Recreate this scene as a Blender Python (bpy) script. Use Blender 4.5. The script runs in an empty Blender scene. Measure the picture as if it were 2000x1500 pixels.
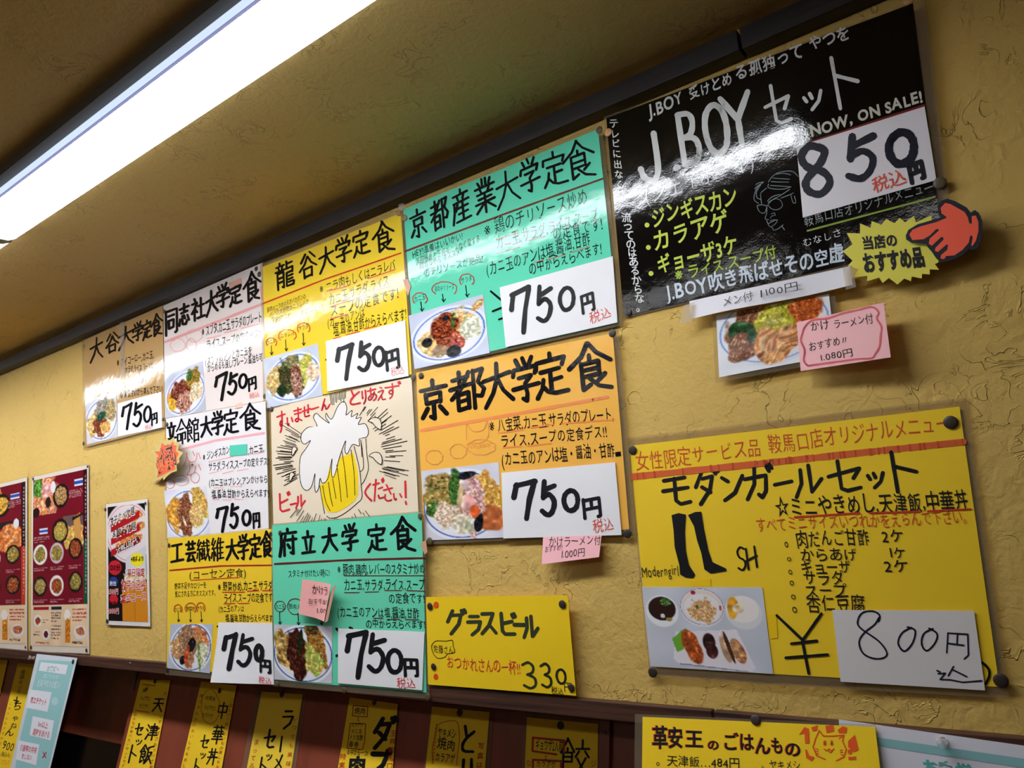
import bpy, bmesh, math, random
import numpy as np
from mathutils import Vector, Matrix
from mathutils.geometry import tessellate_polygon

random.seed(7)
SC = bpy.context.scene
COL = SC.collection

# ------------------------------------------------------------------ camera
CAM = np.array([0.0, -1.26, 1.5])
FPX = 1459.75
ROT = np.array([[0.8020145, -0.1672391, -0.5734141],
                [0.5918367, 0.0929019, 0.8006863],
                [-0.0806348, -0.9815296, 0.1734869]])      # columns: image right, image down, forward
cam_d = bpy.data.cameras.new('camera')
cam_d.sensor_width = 36.0
cam_d.sensor_fit = 'HORIZONTAL'
cam_d.lens = FPX / 2000.0 * 36.0
cam_d.clip_start = 0.01
cam = bpy.data.objects.new('camera', cam_d)
COL.objects.link(cam)
mw = Matrix.Identity(4)
for i in range(3):
    mw[i][0] = ROT[i, 0]
    mw[i][1] = -ROT[i, 1]
    mw[i][2] = -ROT[i, 2]
    mw[i][3] = CAM[i]
cam.matrix_world = mw
SC.camera = cam

# ------------------------------------------------------------------ world, exposure
world = bpy.data.worlds.new('world')
SC.world = world
world.use_nodes = True
world.node_tree.nodes['Background'].inputs[0].default_value = (0.02, 0.02, 0.02, 1)
world.node_tree.nodes['Background'].inputs[1].default_value = 1.0
SC.view_settings.view_transform = 'Standard'
SC.view_settings.look = 'None'
SC.view_settings.gamma = 1.0
SC.view_settings.use_curve_mapping = False
SC.view_settings.exposure = 0.0
LAMP_STRENGTH = 30.0
FILL_LAMP_STRENGTH = 4.0  # unseen fill lamps added behind the camera


def lin(c):
    out = []
    for v in c:
        v = v / 255.0
        out.append(v / 12.92 if v <= 0.04045 else ((v + 0.055) / 1.055) ** 2.4)
    return tuple(out)


# ------------------------------------------------------------------ materials
def new_mat(name):
    m = bpy.data.materials.new(name)
    m.use_nodes = True
    nt = m.node_tree
    b = nt.nodes['Principled BSDF']
    return m, nt, b


def mottled(nt, b, rgb, scale=8.0, amount=0.12, detail=4.0):
    tc = nt.nodes.new('ShaderNodeTexCoord')
    nz = nt.nodes.new('ShaderNodeTexNoise')
    nz.inputs['Scale'].default_value = scale
    nz.inputs['Detail'].default_value = detail
    geo = nt.nodes.new('ShaderNodeNewGeometry')
    nt.links.new(geo.outputs['Position'], nz.inputs['Vector'])
    mx = nt.nodes.new('ShaderNodeMix')
    mx.data_type = 'RGBA'
    c = lin(rgb)
    mx.inputs[6].default_value = tuple(v * (1 - amount) for v in c) + (1,)
    mx.inputs[7].default_value = tuple(min(1, v * (1 + amount)) for v in c) + (1,)
    nt.links.new(nz.outputs['Fac'], mx.inputs[0])
    nt.links.new(mx.outputs[2], b.inputs['Base Color'])
    return geo, nz, mx


def plain(name, rgb, rough=0.5, metallic=0.0, amount=0.08, scale=30, coat=0.0):
    m, nt, b = new_mat(name)
    mottled(nt, b, rgb, scale, amount)
    b.inputs['Roughness'].default_value = rough
    b.inputs['Metallic'].default_value = metallic
    b.inputs['Coat Weight'].default_value = coat
    return m


def film_bump(nt, b, dist=0.0006, scale=26.0, fine=0.00008):
    geo = nt.nodes.new('ShaderNodeNewGeometry')
    n1 = nt.nodes.new('ShaderNodeTexNoise')
    n1.inputs['Scale'].default_value = scale
    n1.inputs['Detail'].default_value = 2.0
    n2 = nt.nodes.new('ShaderNodeTexNoise')
    n2.inputs['Scale'].default_value = 330.0
    n2.inputs['Detail'].default_value = 3.0
    bp = nt.nodes.new('ShaderNodeBump')
    bp.inputs['Strength'].default_value = 1.0
    bp.inputs['Distance'].default_value = dist
    bp2 = nt.nodes.new('ShaderNodeBump')
    bp2.inputs['Strength'].default_value = 1.0
    bp2.inputs['Distance'].default_value = fine
    nt.links.new(geo.outputs['Position'], n1.inputs['Vector'])
    nt.links.new(geo.outputs['Position'], n2.inputs['Vector'])
    nt.links.new(n1.outputs['Fac'], bp.inputs['Height'])
    nt.links.new(n2.outputs['Fac'], bp2.inputs['Height'])
    nt.links.new(bp.outputs['Normal'], bp2.inputs['Normal'])
    nt.links.new(bp2.outputs['Normal'], b.inputs['Coat Normal'])


PAPERS = {}


def paper(rgb, gloss=True):
    key = (rgb, gloss)
    if key in PAPERS:
        return PAPERS[key]
    m, nt, b = new_mat('paper')
    mottled(nt, b, rgb, 9.0, 0.035, 3.0)
    b.inputs['Roughness'].default_value = 0.6
    b.inputs['Specular IOR Level'].default_value = 0.25
    if gloss:
        b.inputs['Specular IOR Level'].default_value = 0.0
        b.inputs['Coat Weight'].default_value = 1.0 if sum(rgb) < 60 else 0.6
        b.inputs['Coat Roughness'].default_value = 0.07
        film_bump(nt, b)
    PAPERS[key] = m
    return m


def ink_mat(name, gloss):
    m, nt, b = new_mat(name)
    at = nt.nodes.new('ShaderNodeAttribute')
    at.attribute_name = 'Col'
    nt.links.new(at.outputs['Color'], b.inputs['Base Color'])
    b.inputs['Roughness'].default_value = 0.5
    b.inputs['Specular IOR Level'].default_value = 0.25
    if gloss:
        b.inputs['Specular IOR Level'].default_value = 0.0
        b.inputs['Coat Weight'].default_value = 0.6
        b.inputs['Coat Roughness'].default_value = 0.07
        film_bump(nt, b)
    return m


INK = ink_mat('ink_print', False)
INKG = ink_mat('ink_under_laminate', True)


def plaster(name, rgb):
    m, nt, b = new_mat(name)
    geo, nz, mx = mottled(nt, b, rgb, 2.2, 0.07, 5.0)
    b.inputs['Roughness'].default_value = 0.75
    b.inputs['Specular IOR Level'].default_value = 0.3
    # trowelled plaster: thin raised ridges in patches over a fine grain
    warp = nt.nodes.new('ShaderNodeTexNoise')
    warp.inputs['Scale'].default_value = 9.0
    warp.inputs['Detail'].default_value = 3.0
    nt.links.new(geo.outputs['Position'], warp.inputs['Vector'])
    ridge = nt.nodes.new('ShaderNodeTexNoise')
    ridge.inputs['Scale'].default_value = 21.0
    ridge.inputs['Detail'].default_value = 3.5
    ridge.inputs['Distortion'].default_value = 1.3
    nt.links.new(geo.outputs['Position'], ridge.inputs['Vector'])
    sub = nt.nodes.new('ShaderNodeMath'); sub.operation = 'SUBTRACT'
    sub.inputs[1].default_value = 0.5
    nt.links.new(ridge.outputs['Fac'], sub.inputs[0])
    ab = nt.nodes.new('ShaderNodeMath'); ab.operation = 'ABSOLUTE'
    nt.links.new(sub.outputs[0], ab.inputs[0])
    rr = nt.nodes.new('ShaderNodeMapRange')
    rr.inputs['From Min'].default_value = 0.0
    rr.inputs['From Max'].default_value = 0.016
    rr.inputs['To Min'].default_value = 1.0
    rr.inputs['To Max'].default_value = 0.0
    nt.links.new(ab.outputs[0], rr.inputs['Value'])
    mask = nt.nodes.new('ShaderNodeMapRange')
    mask.inputs['From Min'].default_value = 0.5
    mask.inputs['From Max'].default_value = 0.62
    nt.links.new(warp.outputs['Fac'], mask.inputs['Value'])
    mul = nt.nodes.new('ShaderNodeMath'); mul.operation = 'MULTIPLY'
    nt.links.new(rr.outputs['Result'], mul.inputs[0])
    nt.links.new(mask.outputs['Result'], mul.inputs[1])
    fine = nt.nodes.new('ShaderNodeTexNoise')
    fine.inputs['Scale'].default_value = 150.0
    fine.inputs['Detail'].default_value = 4.0
    nt.links.new(geo.outputs['Position'], fine.inputs['Vector'])
    mid = nt.nodes.new('ShaderNodeTexNoise')
    mid.inputs['Scale'].default_value = 45.0
    mid.inputs['Detail'].default_value = 4.0
    mid.inputs['Distortion'].default_value = 0.6
    nt.links.new(geo.outputs['Position'], mid.inputs['Vector'])
    prev = None
    for src, dist in ((mul.outputs[0], 0.0026), (mid.outputs['Fac'], 0.0030), (fine.outputs['Fac'], 0.0009)):
        bp = nt.nodes.new('ShaderNodeBump')
        bp.inputs['Strength'].default_value = 0.9
        bp.inputs['Distance'].default_value = dist
        nt.links.new(src, bp.inputs['Height'])
        if prev is not None:
            nt.links.new(prev, bp.inputs['Normal'])
        prev = bp.outputs['Normal']
    nt.links.new(prev, b.inputs['Normal'])
    return m


def wood(name, c1, c2, rough=0.5, sx=3.0, coat=0.0):
    m, nt, b = new_mat(name)
    geo = nt.nodes.new('ShaderNodeNewGeometry')
    mp = nt.nodes.new('ShaderNodeMapping')
    mp.inputs['Scale'].default_value = sx if isinstance(sx, tuple) else (sx, 60, 110)
    nt.links.new(geo.outputs['Position'], mp.inputs['Vector'])
    nz = nt.nodes.new('ShaderNodeTexNoise')
    nz.inputs['Scale'].default_value = 1.0
    nz.inputs['Detail'].default_value = 6.0
    nz.inputs['Roughness'].default_value = 0.65
    nt.links.new(mp.outputs['Vector'], nz.inputs['Vector'])
    cr = nt.nodes.new('ShaderNodeValToRGB')
    cr.color_ramp.elements[0].position = 0.32
    cr.color_ramp.elements[0].color = lin(c1) + (1,)
    cr.color_ramp.elements[1].position = 0.68
    cr.color_ramp.elements[1].color = lin(c2) + (1,)
    nt.links.new(nz.outputs['Fac'], cr.inputs['Fac'])
    nt.links.new(cr.outputs['Color'], b.inputs['Base Color'])
    bp = nt.nodes.new('ShaderNodeBump')
    bp.inputs['Strength'].default_value = 0.5
    bp.inputs['Distance'].default_value = 0.0008
    nt.links.new(nz.outputs['Fac'], bp.inputs['Height'])
    nt.links.new(bp.outputs['Normal'], b.inputs['Normal'])
    b.inputs['Roughness'].default_value = rough
    b.inputs['Coat Weight'].default_value = coat
    b.inputs['Coat Roughness'].default_value = 0.25
    return m


def film(name='clear_film', alpha=0.1, tint=(206, 194, 168)):
    m, nt, b = new_mat(name)
    out = nt.nodes['Material Output']
    tr = nt.nodes.new('ShaderNodeBsdfTransparent')
    tr.inputs['Color'].default_value = lin((244, 240, 230)) + (1,)
    b.inputs['Base Color'].default_value = lin(tint) + (1,)
    b.inputs['Roughness'].default_value = 0.16
    mx = nt.nodes.new('ShaderNodeMixShader')
    fr = nt.nodes.new('ShaderNodeTexNoise')
    fr.inputs['Scale'].default_value = 25
    geo = nt.nodes.new('ShaderNodeNewGeometry')
    nt.links.new(geo.outputs['Position'], fr.inputs['Vector'])
    mr = nt.nodes.new('ShaderNodeMapRange')
    mr.inputs['To Min'].default_value = alpha * 0.7
    mr.inputs['To Max'].default_value = alpha * 1.3
    nt.links.new(fr.outputs['Fac'], mr.inputs['Value'])
    nt.links.new(mr.outputs['Result'], mx.inputs[0])
    nt.links.new(tr.outputs[0], mx.inputs[1])
    nt.links.new(b.outputs[0], mx.inputs[2])
    nt.links.new(mx.outputs[0], out.inputs['Surface'])
    return m


def emit(name, rgb, strength):
    m, nt, b = new_mat(name)
    b.inputs['Base Color'].default_value = lin(rgb) + (1,)
    b.inputs['Emission Color'].default_value = lin(rgb) + (1,)
    b.inputs['Emission Strength'].default_value = strength
    b.inputs['Roughness'].default_value = 0.4
    return m


M_WALL = plaster('wall_plaster', (216, 181, 99))
M_CEIL = plaster('ceiling_plaster', (204, 176, 112))
M_RAIL_TOP = wood('dark_rail_wood', (30, 26, 28), (50, 44, 46), 0.55)
M_RAIL = wood('brown_rail_wood', (44, 26, 20), (98, 62, 46), 0.5)
M_PANEL = wood('red_brown_panel', (124, 58, 40), (148, 72, 50), 0.42, (14, 14, 1.5), 0.25)
M_FILM = film()
M_TAPE = film('clear_tape', 0.16, (240, 240, 240))
M_TACK = plain('dark_tack', (52, 42, 38), 0.45, 0.0, 0.15, 200)
M_TACK_OLIVE = plain('olive_tack', (86, 76, 52), 0.5, 0.0, 0.15, 200)
M_BRASS = plain('tan_tack', (214, 160, 96), 0.35, 0.0, 0.2, 200, 0.6)
M_WOODTACK = plain('wooden_tack', (150, 120, 84), 0.5, 0.0, 0.25, 300)
M_METAL = plain('grey_metal', (150, 154, 160), 0.35, 0.9, 0.06, 30)
M_WHITE = plain('white_enamel', (205, 205, 200), 0.45, 0.0, 0.03, 10)
M_GREYSIDE = plain('lamp_base_enamel', (92, 88, 78), 0.5, 0.0, 0.03, 10)
M_FLOOR = plain('floor_tile', (74, 62, 54), 0.4, 0.0, 0.1, 6)
M_ROOM = plain('room_plaster', (122, 96, 66), 0.8, 0.0, 0.05, 3)
M_BLACK = plain('black_glass', (10, 10, 11), 0.12, 0.0, 0.1, 5)
M_LIGHT = emit('lamp_diffuser', (248, 251, 255), LAMP_STRENGTH)
M_LIGHT_FILL = emit('fill_lamp_diffuser', (250, 250, 250), FILL_LAMP_STRENGTH)  # glow of the added fill lamps
M_BEAD = emit('lamp_edge_bead', (160, 170, 226), 0.55)
M_STRIP_FILL = emit('fill_lamp_side', (240, 240, 240), 10.0)  # added fill lamps: side glow raised to brighten the ceiling
M_STRIP_WALL = emit('lamp_wall_side', (240, 244, 250), 3.0)
M_STRIP = emit('lamp_side_strip', (214, 232, 255), 0.95)


def clear_plastic():
    m, nt, b = new_mat('clear_plastic')
    b.inputs['Base Color'].default_value = (0.95, 0.96, 0.97, 1)
    b.inputs['Roughness'].default_value = 0.08
    b.inputs['Transmission Weight'].default_value = 0.85
    b.inputs['IOR'].default_value = 1.45
    return m


M_CLEAR = clear_plastic()


# ------------------------------------------------------------------ objects
def tag(o, label=None, cat=None, group=None, kind=None):
    if label: o['label'] = label
    if cat: o['category'] = cat
    if group: o['group'] = group
    if kind: o['kind'] = kind
    return o


def empty(name, loc):
    o = bpy.data.objects.new(name, None)
    o.empty_display_size = 0.05
    o.location = Vector(loc)
    COL.objects.link(o)
    return o


def root_loc(o):
    v = np.zeros(3)
    while o is not None:
        v = v + np.array(o.location)
        o = o.parent
    return v


def mesh_obj(name, verts, faces, mat, parent=None, smooth=False, cols=None):
    V = np.asarray(verts, dtype=float)
    if parent is None:
        L = (V.min(0) + V.max(0)) / 2
        L[2] = V[:, 2].min()
    else:
        L = root_loc(parent)
    me = bpy.data.meshes.new(name)
    me.from_pydata((V - L).tolist(), [], faces)
    me.update()
    if cols is not None:
        a = me.color_attributes.new('Col', 'FLOAT_COLOR', 'POINT')
        c = np.ones((len(V), 4), dtype=np.float32)
        c[:, :3] = np.asarray(cols)
        a.data.foreach_set('color', c.ravel())
    if smooth:
        me.polygons.foreach_set('use_smooth', [True] * len(me.polygons))
    me.materials.append(mat)
    o = bpy.data.objects.new(name, me)
    COL.objects.link(o)
    if parent is None:
        o.location = Vector(L)
    else:
        o.parent = parent
    return o


def bevel_box(name, lo, hi, mat, parent=None, bev=0.002):
    bm = bmesh.new()
    bmesh.ops.create_cube(bm, size=1.0)
    lo = np.array(lo, float); hi = np.array(hi, float)
    for v in bm.verts:
        v.co = Vector((lo + (np.array(v.co) + 0.5) * (hi - lo)).tolist())
    if bev > 0:
        bmesh.ops.bevel(bm, geom=list(bm.edges), offset=bev, segments=2, affect='EDGES', profile=0.5)
    verts = [tuple(v.co) for v in bm.verts]
    bm.verts.index_update()
    faces = [[v.index for v in f.verts] for f in bm.faces]
    bm.free()
    return mesh_obj(name, verts, faces, mat, parent)


# ------------------------------------------------------------------ surfaces that stand in the room, addressed by sight lines
def sight(px, py):
    return ROT @ np.array([px - 1000.0, py - 750.0, FPX])


def project(P):
    c = ROT.T @ (np.asarray(P) - CAM)
    return np.array([FPX * c[0] / c[2] + 1000.0, FPX * c[1] / c[2] + 750.0])


class Surf:
    """A plane through o; tilt > 0 leans its top out of the wall. A slight bow keeps a sheet from being a perfect mirror."""

    def __init__(self, o, tilt=0.0, amp=0.0, seed=0, turn=0.0):
        t = math.radians(tilt)
        g = math.radians(turn)
        self.o = np.array(o, float)
        n = np.array([0, -math.cos(t), -math.sin(t)])
        self.n = np.array([math.cos(g) * n[0] - math.sin(g) * n[1], math.sin(g) * n[0] + math.cos(g) * n[1], n[2]])
        self.u = np.array([0, -math.sin(t), math.cos(t)])
        self.amp = amp
        r = random.Random(seed)
        self.ph = [r.uniform(0, 6.28) for _ in range(4)]

    def bow(self, P):
        if self.amp == 0:
            return 0.0
        return self.amp * (math.sin(P[0] * 9 + P[2] * 4 + self.ph[0]) + 0.6 * math.sin(P[0] * 17 - P[2] * 13 + self.ph[1]))

    def pt(self, px, py, lift=0.0):
        r = sight(px, py)
        o = self.o + self.n * lift
        t = (o - CAM).dot(self.n) / r.dot(self.n)
        P = CAM + r * t
        return P + self.n * self.bow(P)

    def up(self, px, py):
        P = self.pt(px, py)
        d = project(P + self.u * 0.01) - project(P)
        return d / np.linalg.norm(d)


WALL = Surf((0, 0, 0))


def bil(q, u, v):
    q = np.asarray(q, float)
    a = q[0] * (1 - u) + q[1] * u
    b = q[3] * (1 - u) + q[2] * u
    return a * (1 - v) + b * v


def psurf(quad, base=0.003, lean=0.0, amp=0.0007, seed=0, on=WALL):
    q = np.asarray(quad, float)
    m = (q[2] + q[3]) / 2
    P = on.pt(m[0], m[1], base)
    return Surf(P, lean, amp, seed)


def sheet(name, quad, surf, lift, mat, parent, thick=0.0005, nx=12, ny=10, cols=None, curl=None):
    """A sheet of paper: front and back grid with closed edges."""
    front, back = [], []
    for j in range(ny + 1):
        for i in range(nx + 1):
            u, v = i / nx, j / ny
            p = bil(quad, u, v)
            P = surf.pt(p[0], p[1], lift)
            if curl is not None:
                P = P + surf.n * curl(u, v)
            front.append(P)
            back.append(P - surf.n * thick)
    W = nx + 1
    N = W * (ny + 1)
    faces = []
    for j in range(ny):
        for i in range(nx):
            a = j * W + i
            faces.append([a, a + W, a + W + 1, a + 1])
            faces.append([N + a, N + a + 1, N + a + W + 1, N + a + W])
    allv = front + back
    rim = [i for i in range(W)] + [j * W + nx for j in range(1, ny + 1)] + [ny * W + i for i in range(nx - 1, -1, -1)] + [j * W for j in range(ny - 1, 0, -1)]
    for k in range(len(rim)):
        a, b = rim[k], rim[(k + 1) % len(rim)]
        c = len(allv)
        allv += [front[a], front[b], back[b], back[a]]
        faces.append([c, c + 1, c + 2, c + 3])
    cc = None
    if cols is not None:
        cols = np.asarray(cols)
        edge = []
        for k in range(len(rim)):
            a, b = rim[k], rim[(k + 1) % len(rim)]
            edge += [cols[a], cols[b], cols[b], cols[a]]
        cc = np.concatenate([cols, cols, np.array(edge)])
    return mesh_obj(name, allv, faces, mat, parent, True, cc)


def grow(quad, l, t, r, b):
    """Widen a quad by pixels: left, top, right, bottom."""
    q = np.asarray(quad, float)
    ex = (q[1] - q[0]) / np.linalg.norm(q[1] - q[0])
    ex2 = (q[2] - q[3]) / np.linalg.norm(q[2] - q[3])
    ey = (q[3] - q[0]) / np.linalg.norm(q[3] - q[0])
    ey2 = (q[2] - q[1]) / np.linalg.norm(q[2] - q[1])
    return [q[0] - ex * l - ey * t, q[1] + ex * r - ey2 * t, q[2] + ex2 * r + ey2 * b, q[3] - ex2 * l + ey * b]


# ------------------------------------------------------------------ lettering
GL = {}


def glyph(ch, bold):
    key = (ch, bold)
    if key in GL:
        return GL[key]
    c = bpy.data.curves.new('g', 'FONT')
    c.body = ch
    c.size = 1.0
    c.resolution_u = 3
    c.offset = bold
    o = bpy.data.objects.new('g', c)
    me = bpy.data.meshes.new_from_object(o)
    V = np.array([(v.co.x, v.co.y) for v in me.vertices]) if len(me.vertices) else np.zeros((0, 2))
    F = [list(p.vertices) for p in me.polygons]
    bpy.data.objects.remove(o)
    bpy.data.curves.remove(c)
    bpy.data.meshes.remove(me)
    full = ord(ch) > 0x2000
    adv = 1.0 if full else (0.32 if ch == ' ' else (V[:, 0].max() + 0.07 if len(V) else 0.4))
    GL[key] = (V, F, adv)
    return GL[key]


# hand-drawn marker strokes on a 100 x 100 cell, y down
STROKES = {
 '大': '8,38 92,34;50,5 48,40 34,68 8,95;50,38 66,68 94,94',
 '学': '22,6 30,20;46,3 52,17;78,3 66,20;8,42 12,28 90,26 82,42;28,44 70,42 48,58 54,80 50,96 38,90;6,68 94,64',
 '定': '50,2 50,16;10,36 12,20 90,18 82,34;24,42 76,40;50,42 50,86;52,62 80,60;28,58 24,76 8,96;26,72 40,86 60,92 95,92',
 '食': '50,2 34,26 4,46;50,2 66,22 97,42;50,26 50,36;30,40 70,38 70,66;32,54 68,53;30,68 70,66;30,40 30,92 48,84;82,66 64,78;46,70 66,88 94,96',
 '京': '50,2 50,18;8,22 92,20;26,34 74,32 72,54;26,34 28,56 72,54;50,56 50,94 38,88;28,66 10,86;70,66 90,86',
 '都': '30,4 30,40;10,20 52,18;4,40 60,36;54,8 34,40 4,64;22,56 50,54 50,92;22,56 22,94;22,74 50,72;22,92 50,90;66,8 66,98;66,10 92,8 78,36 94,56 86,72 72,68',
 '産': '50,2 50,12;14,16 86,14;34,18 38,30;66,16 60,30;14,36 90,34;16,36 14,64 4,94;34,42 24,60;30,52 84,50;56,40 56,92;34,70 80,68;22,92 94,90',
 '業': '40,2 40,22;58,2 58,22;20,8 28,20;80,6 72,20;6,26 94,24;30,28 36,40;70,26 62,40;14,44 86,42;20,56 80,54;6,68 94,66;50,42 50,98;46,70 8,94;54,70 92,94',
 '龍': '26,2 26,12;6,14 48,12;16,18 20,28;38,16 34,28;2,32 52,30;12,40 12,96;12,40 42,38 42,94 34,90;14,56 40,55;14,72 40,71;60,4 60,28;60,14 90,12;58,30 90,28 88,46;60,46 88,45;60,46 58,92 94,92 96,80;66,58 90,57;66,70 90,69;66,80 90,79',
 '谷': '38,6 12,34;62,4 90,30;50,18 34,44 4,66;50,18 68,44 96,62;28,62 72,60 70,94;28,62 30,96;30,92 70,90',
 '同': '12,6 12,98;12,8 90,6 90,92 78,96;28,28 72,26;30,46 68,45 66,74;30,46 32,76 66,74',
 '志': '50,2 50,36;8,18 92,16;22,38 80,36;14,62 6,88;34,52 36,88 64,92 76,78;48,50 58,66;80,54 94,78',
 '社': '24,4 30,16;6,26 42,24 24,50 4,66;24,46 24,98;28,50 42,64;70,8 70,90;52,40 92,38;44,92 97,90',
 '立': '50,2 50,20;10,26 90,24;30,36 38,78;72,34 60,82;4,90 96,88',
 '命': '50,2 32,26 4,44;50,2 68,22 96,42;32,40 66,39;14,56 42,55 42,82;14,56 14,86;14,82 42,81;58,56 88,54 88,80 78,80;58,56 58,98',
 '館': '26,2 16,24 2,36;26,2 38,16 48,26;26,20 26,30;12,36 40,35 40,60;12,48 40,47;12,60 40,59;12,36 12,92 26,84;28,64 46,84;72,2 72,12;52,28 54,14 96,13 92,26;60,30 60,98;60,30 88,29 88,50;60,50 88,49;60,64 92,63 92,92;60,92 92,91',
 '工': '14,12 86,10;50,12 50,88;4,90 96,88',
 '芸': '6,16 94,14;32,4 32,28;68,3 68,28;22,40 78,38;6,58 94,56;44,60 20,92 78,86;66,70 88,98',
 '繊': '20,2 8,26 22,30;34,12 8,46 40,42;22,46 22,96;10,60 4,84;32,58 38,76;54,8 54,30;40,18 66,17;36,32 96,30;76,2 80,50 96,96 98,80;94,46 64,94;90,8 96,18;46,40 46,86;60,40 60,84;46,54 62,53;46,68 62,67;36,88 68,82',
 '維': '20,2 8,26 22,30;34,12 8,46 40,42;22,46 22,96;10,60 4,84;32,58 38,76;58,2 44,40;50,24 50,98;74,2 70,20;50,24 96,22;72,24 72,90;50,46 92,45;50,66 92,65;50,90 98,88',
 '府': '50,2 50,14;12,18 94,16;14,18 14,60 4,96;36,28 22,56;30,46 30,96;44,44 96,42;76,28 76,90 64,86;50,58 60,70',
 '円': '12,10 12,96;12,12 88,10 88,92 76,94;50,12 50,52;14,54 86,52',
 '7': '8,42 22,10;16,13 92,6;90,7 66,50 48,99',
 '5': '40,2 26,48;26,46 58,40 80,60 68,86 42,97 14,84;36,24 90,15',
 '0': '52,4 24,20 14,52 26,86 48,96 74,84 86,50 78,18 52,4',
 '8': '72,16 46,4 24,18 32,40 66,58 76,80 52,96 26,84 26,64 60,42 76,22 66,10',
 '3': '16,14 50,4 76,18 70,38 40,48;40,48 78,60 80,84 50,97 14,88',
 'モ': '16,14 84,10;10,48 92,44;48,12 46,80 60,92 92,88',
 'ダ': '40,4 12,46;36,24 74,22 60,60 20,97;32,48 62,68;80,4 88,18;92,0 99,12',
 'ン': '12,18 34,34;14,92 56,74 92,24',
 'ガ': '6,34 76,30 70,76 56,94 46,84;42,6 36,52 8,94;80,2 87,18;91,0 98,13',
 'ー': '6,52 94,48',
 'ル': '30,14 28,56 6,94;58,6 58,88 94,54',
 'セ': '6,46 92,34 72,60;38,4 38,84 54,92 90,88',
 'ッ': '18,40 26,58;44,34 50,54;84,36 70,72 40,96',
 'ト': '36,2 36,98;38,38 84,58',
 'グ': '38,4 10,48;34,22 76,20 62,58 22,97;82,2 88,16;93,0 99,12',
 'ラ': '22,10 78,8;8,38 90,34 74,70 30,97',
 'ス': '14,14 82,12 52,60 6,94;52,56 94,92',
 'ビ': '18,6 18,80 34,92 88,88;20,48 78,36;78,6 85,18;90,2 97,14',
 'ブ': '8,18 84,16 66,62 22,97;84,2 91,14;94,-2 99,9',
 'J': '70,4 68,74 46,96 20,86 12,70',
 'B': '16,4 16,96;16,4 60,6 74,22 58,44 16,48;16,48 70,52 86,72 70,94 16,96',
 'O': '52,4 24,18 14,50 24,84 50,96 76,84 86,50 78,18 52,4',
 'Y': '6,4 50,48;94,4 50,48;50,48 50,98',
 'S': '84,14 50,4 22,20 34,44 70,58 78,80 48,97 14,86',
 'H': '16,4 16,96;84,4 84,96;4,58 96,46',
 '天': '14,14 86,12;6,42 94,40;50,14 46,52 8,96;52,46 94,94',
 '津': '8,10 22,22;2,34 18,46;6,94 24,62;34,18 86,16 86,40;36,40 86,39;28,29 98,27;34,54 90,53;28,70 98,68;60,2 60,98',
 '飯': '26,2 2,36;26,2 48,26;26,20 26,30;12,36 40,35 40,60;12,48 40,47;12,60 40,59;12,36 12,92 28,82;28,64 46,86;92,6 58,14;58,14 58,60 44,96;60,40 88,38 70,74 48,97;62,52 96,94',
 '中': '10,24 90,22 88,62;10,24 12,64 88,62;50,2 50,98',
 '華': '6,12 94,10;32,2 32,22;68,2 68,22;10,34 90,32;26,26 26,58;74,24 74,58;4,46 96,44;14,60 86,58;6,74 94,72;50,26 50,98',
 '丼': '12,22 90,20;6,56 96,54;34,2 34,56 10,96;68,2 68,98;50,34 56,46',
 'メ': '76,6 54,60 10,96;22,36 84,84',
 'と': '28,6 44,46;86,24 44,46 20,70 30,92 88,94',
 'り': '22,8 24,56 32,50;74,4 78,50 64,80 42,97',
 '餃': '24,2 2,40;24,2 48,38;24,26 24,36;10,40 38,39 38,64;10,52 38,51;10,64 38,63;10,40 10,94 28,84;74,2 74,24;52,28 98,26;64,34 52,50;84,34 98,50;88,52 70,80 50,97;58,52 76,78 98,97',
 'す': '4,24 96,20;58,4 58,60 44,70 34,58 46,46 58,56;58,58 50,84 36,98',
 'い': '14,22 18,72 32,84 36,72;74,28 88,62',
 'ま': '10,22 90,18;14,44 86,40;52,4 52,84 34,94 20,84 40,74 88,92',
 'せ': '4,46 96,40;30,14 30,80 44,92 84,90;70,6 70,64 58,58',
 'ん': '46,4 8,94 34,56 48,62 54,90 70,90 96,60',
 'あ': '10,22 84,18;38,4 40,86;70,36 52,74 24,88 14,74 34,54 66,50 86,66 80,86 60,97',
 'え': '36,4 58,12;14,36 76,30 10,94 48,62 58,90 94,92',
 'ず': '4,28 86,24;50,8 50,60 38,70 28,58 40,46 50,56;50,58 44,84 30,98;82,4 88,16;93,0 99,12',
 'く': '76,4 20,48 80,96',
 'だ': '6,26 56,22;32,4 8,94;50,46 84,42;46,74 56,88 90,86;80,8 86,20;92,4 98,16',
 'さ': '8,32 92,24;40,4 78,60;22,58 20,84 46,96 80,92',
 '!': '54,2 48,66;46,84 50,94',
 '.': '40,86 50,92',
 '￥': '4,2 50,44;96,0 50,44;50,44 54,99;24,48 78,44;10,74 98,70',
}
CURVY = set('508302OJBS3とりすいませんあえずくださ')
STK = {k: [[tuple(float(a) for a in p.split(',')) for p in s.split()] for s in v.split(';')] for k, v in STROKES.items()}


def smooth_line(pts, n=5):
    if len(pts) < 3:
        return pts
    P = [np.array(p, float) for p in pts]
    closed = np.linalg.norm(P[0] - P[-1]) < 1e-6
    out = []
    for i in range(len(P) - 1):
        p0 = P[i - 1] if i > 0 else (P[-2] if closed else P[0])
        p1, p2 = P[i], P[i + 1]
        p3 = P[i + 2] if i + 2 < len(P) else (P[1] if closed else P[-1])
        for k in range(n):
            t = k / n
            out.append(0.5 * ((2 * p1) + (-p0 + p2) * t + (2 * p0 - 5 * p1 + 4 * p2 - p3) * t * t + (-p0 + 3 * p1 - 3 * p2 + p3) * t ** 3))
    out.append(P[-1])
    return out


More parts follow.
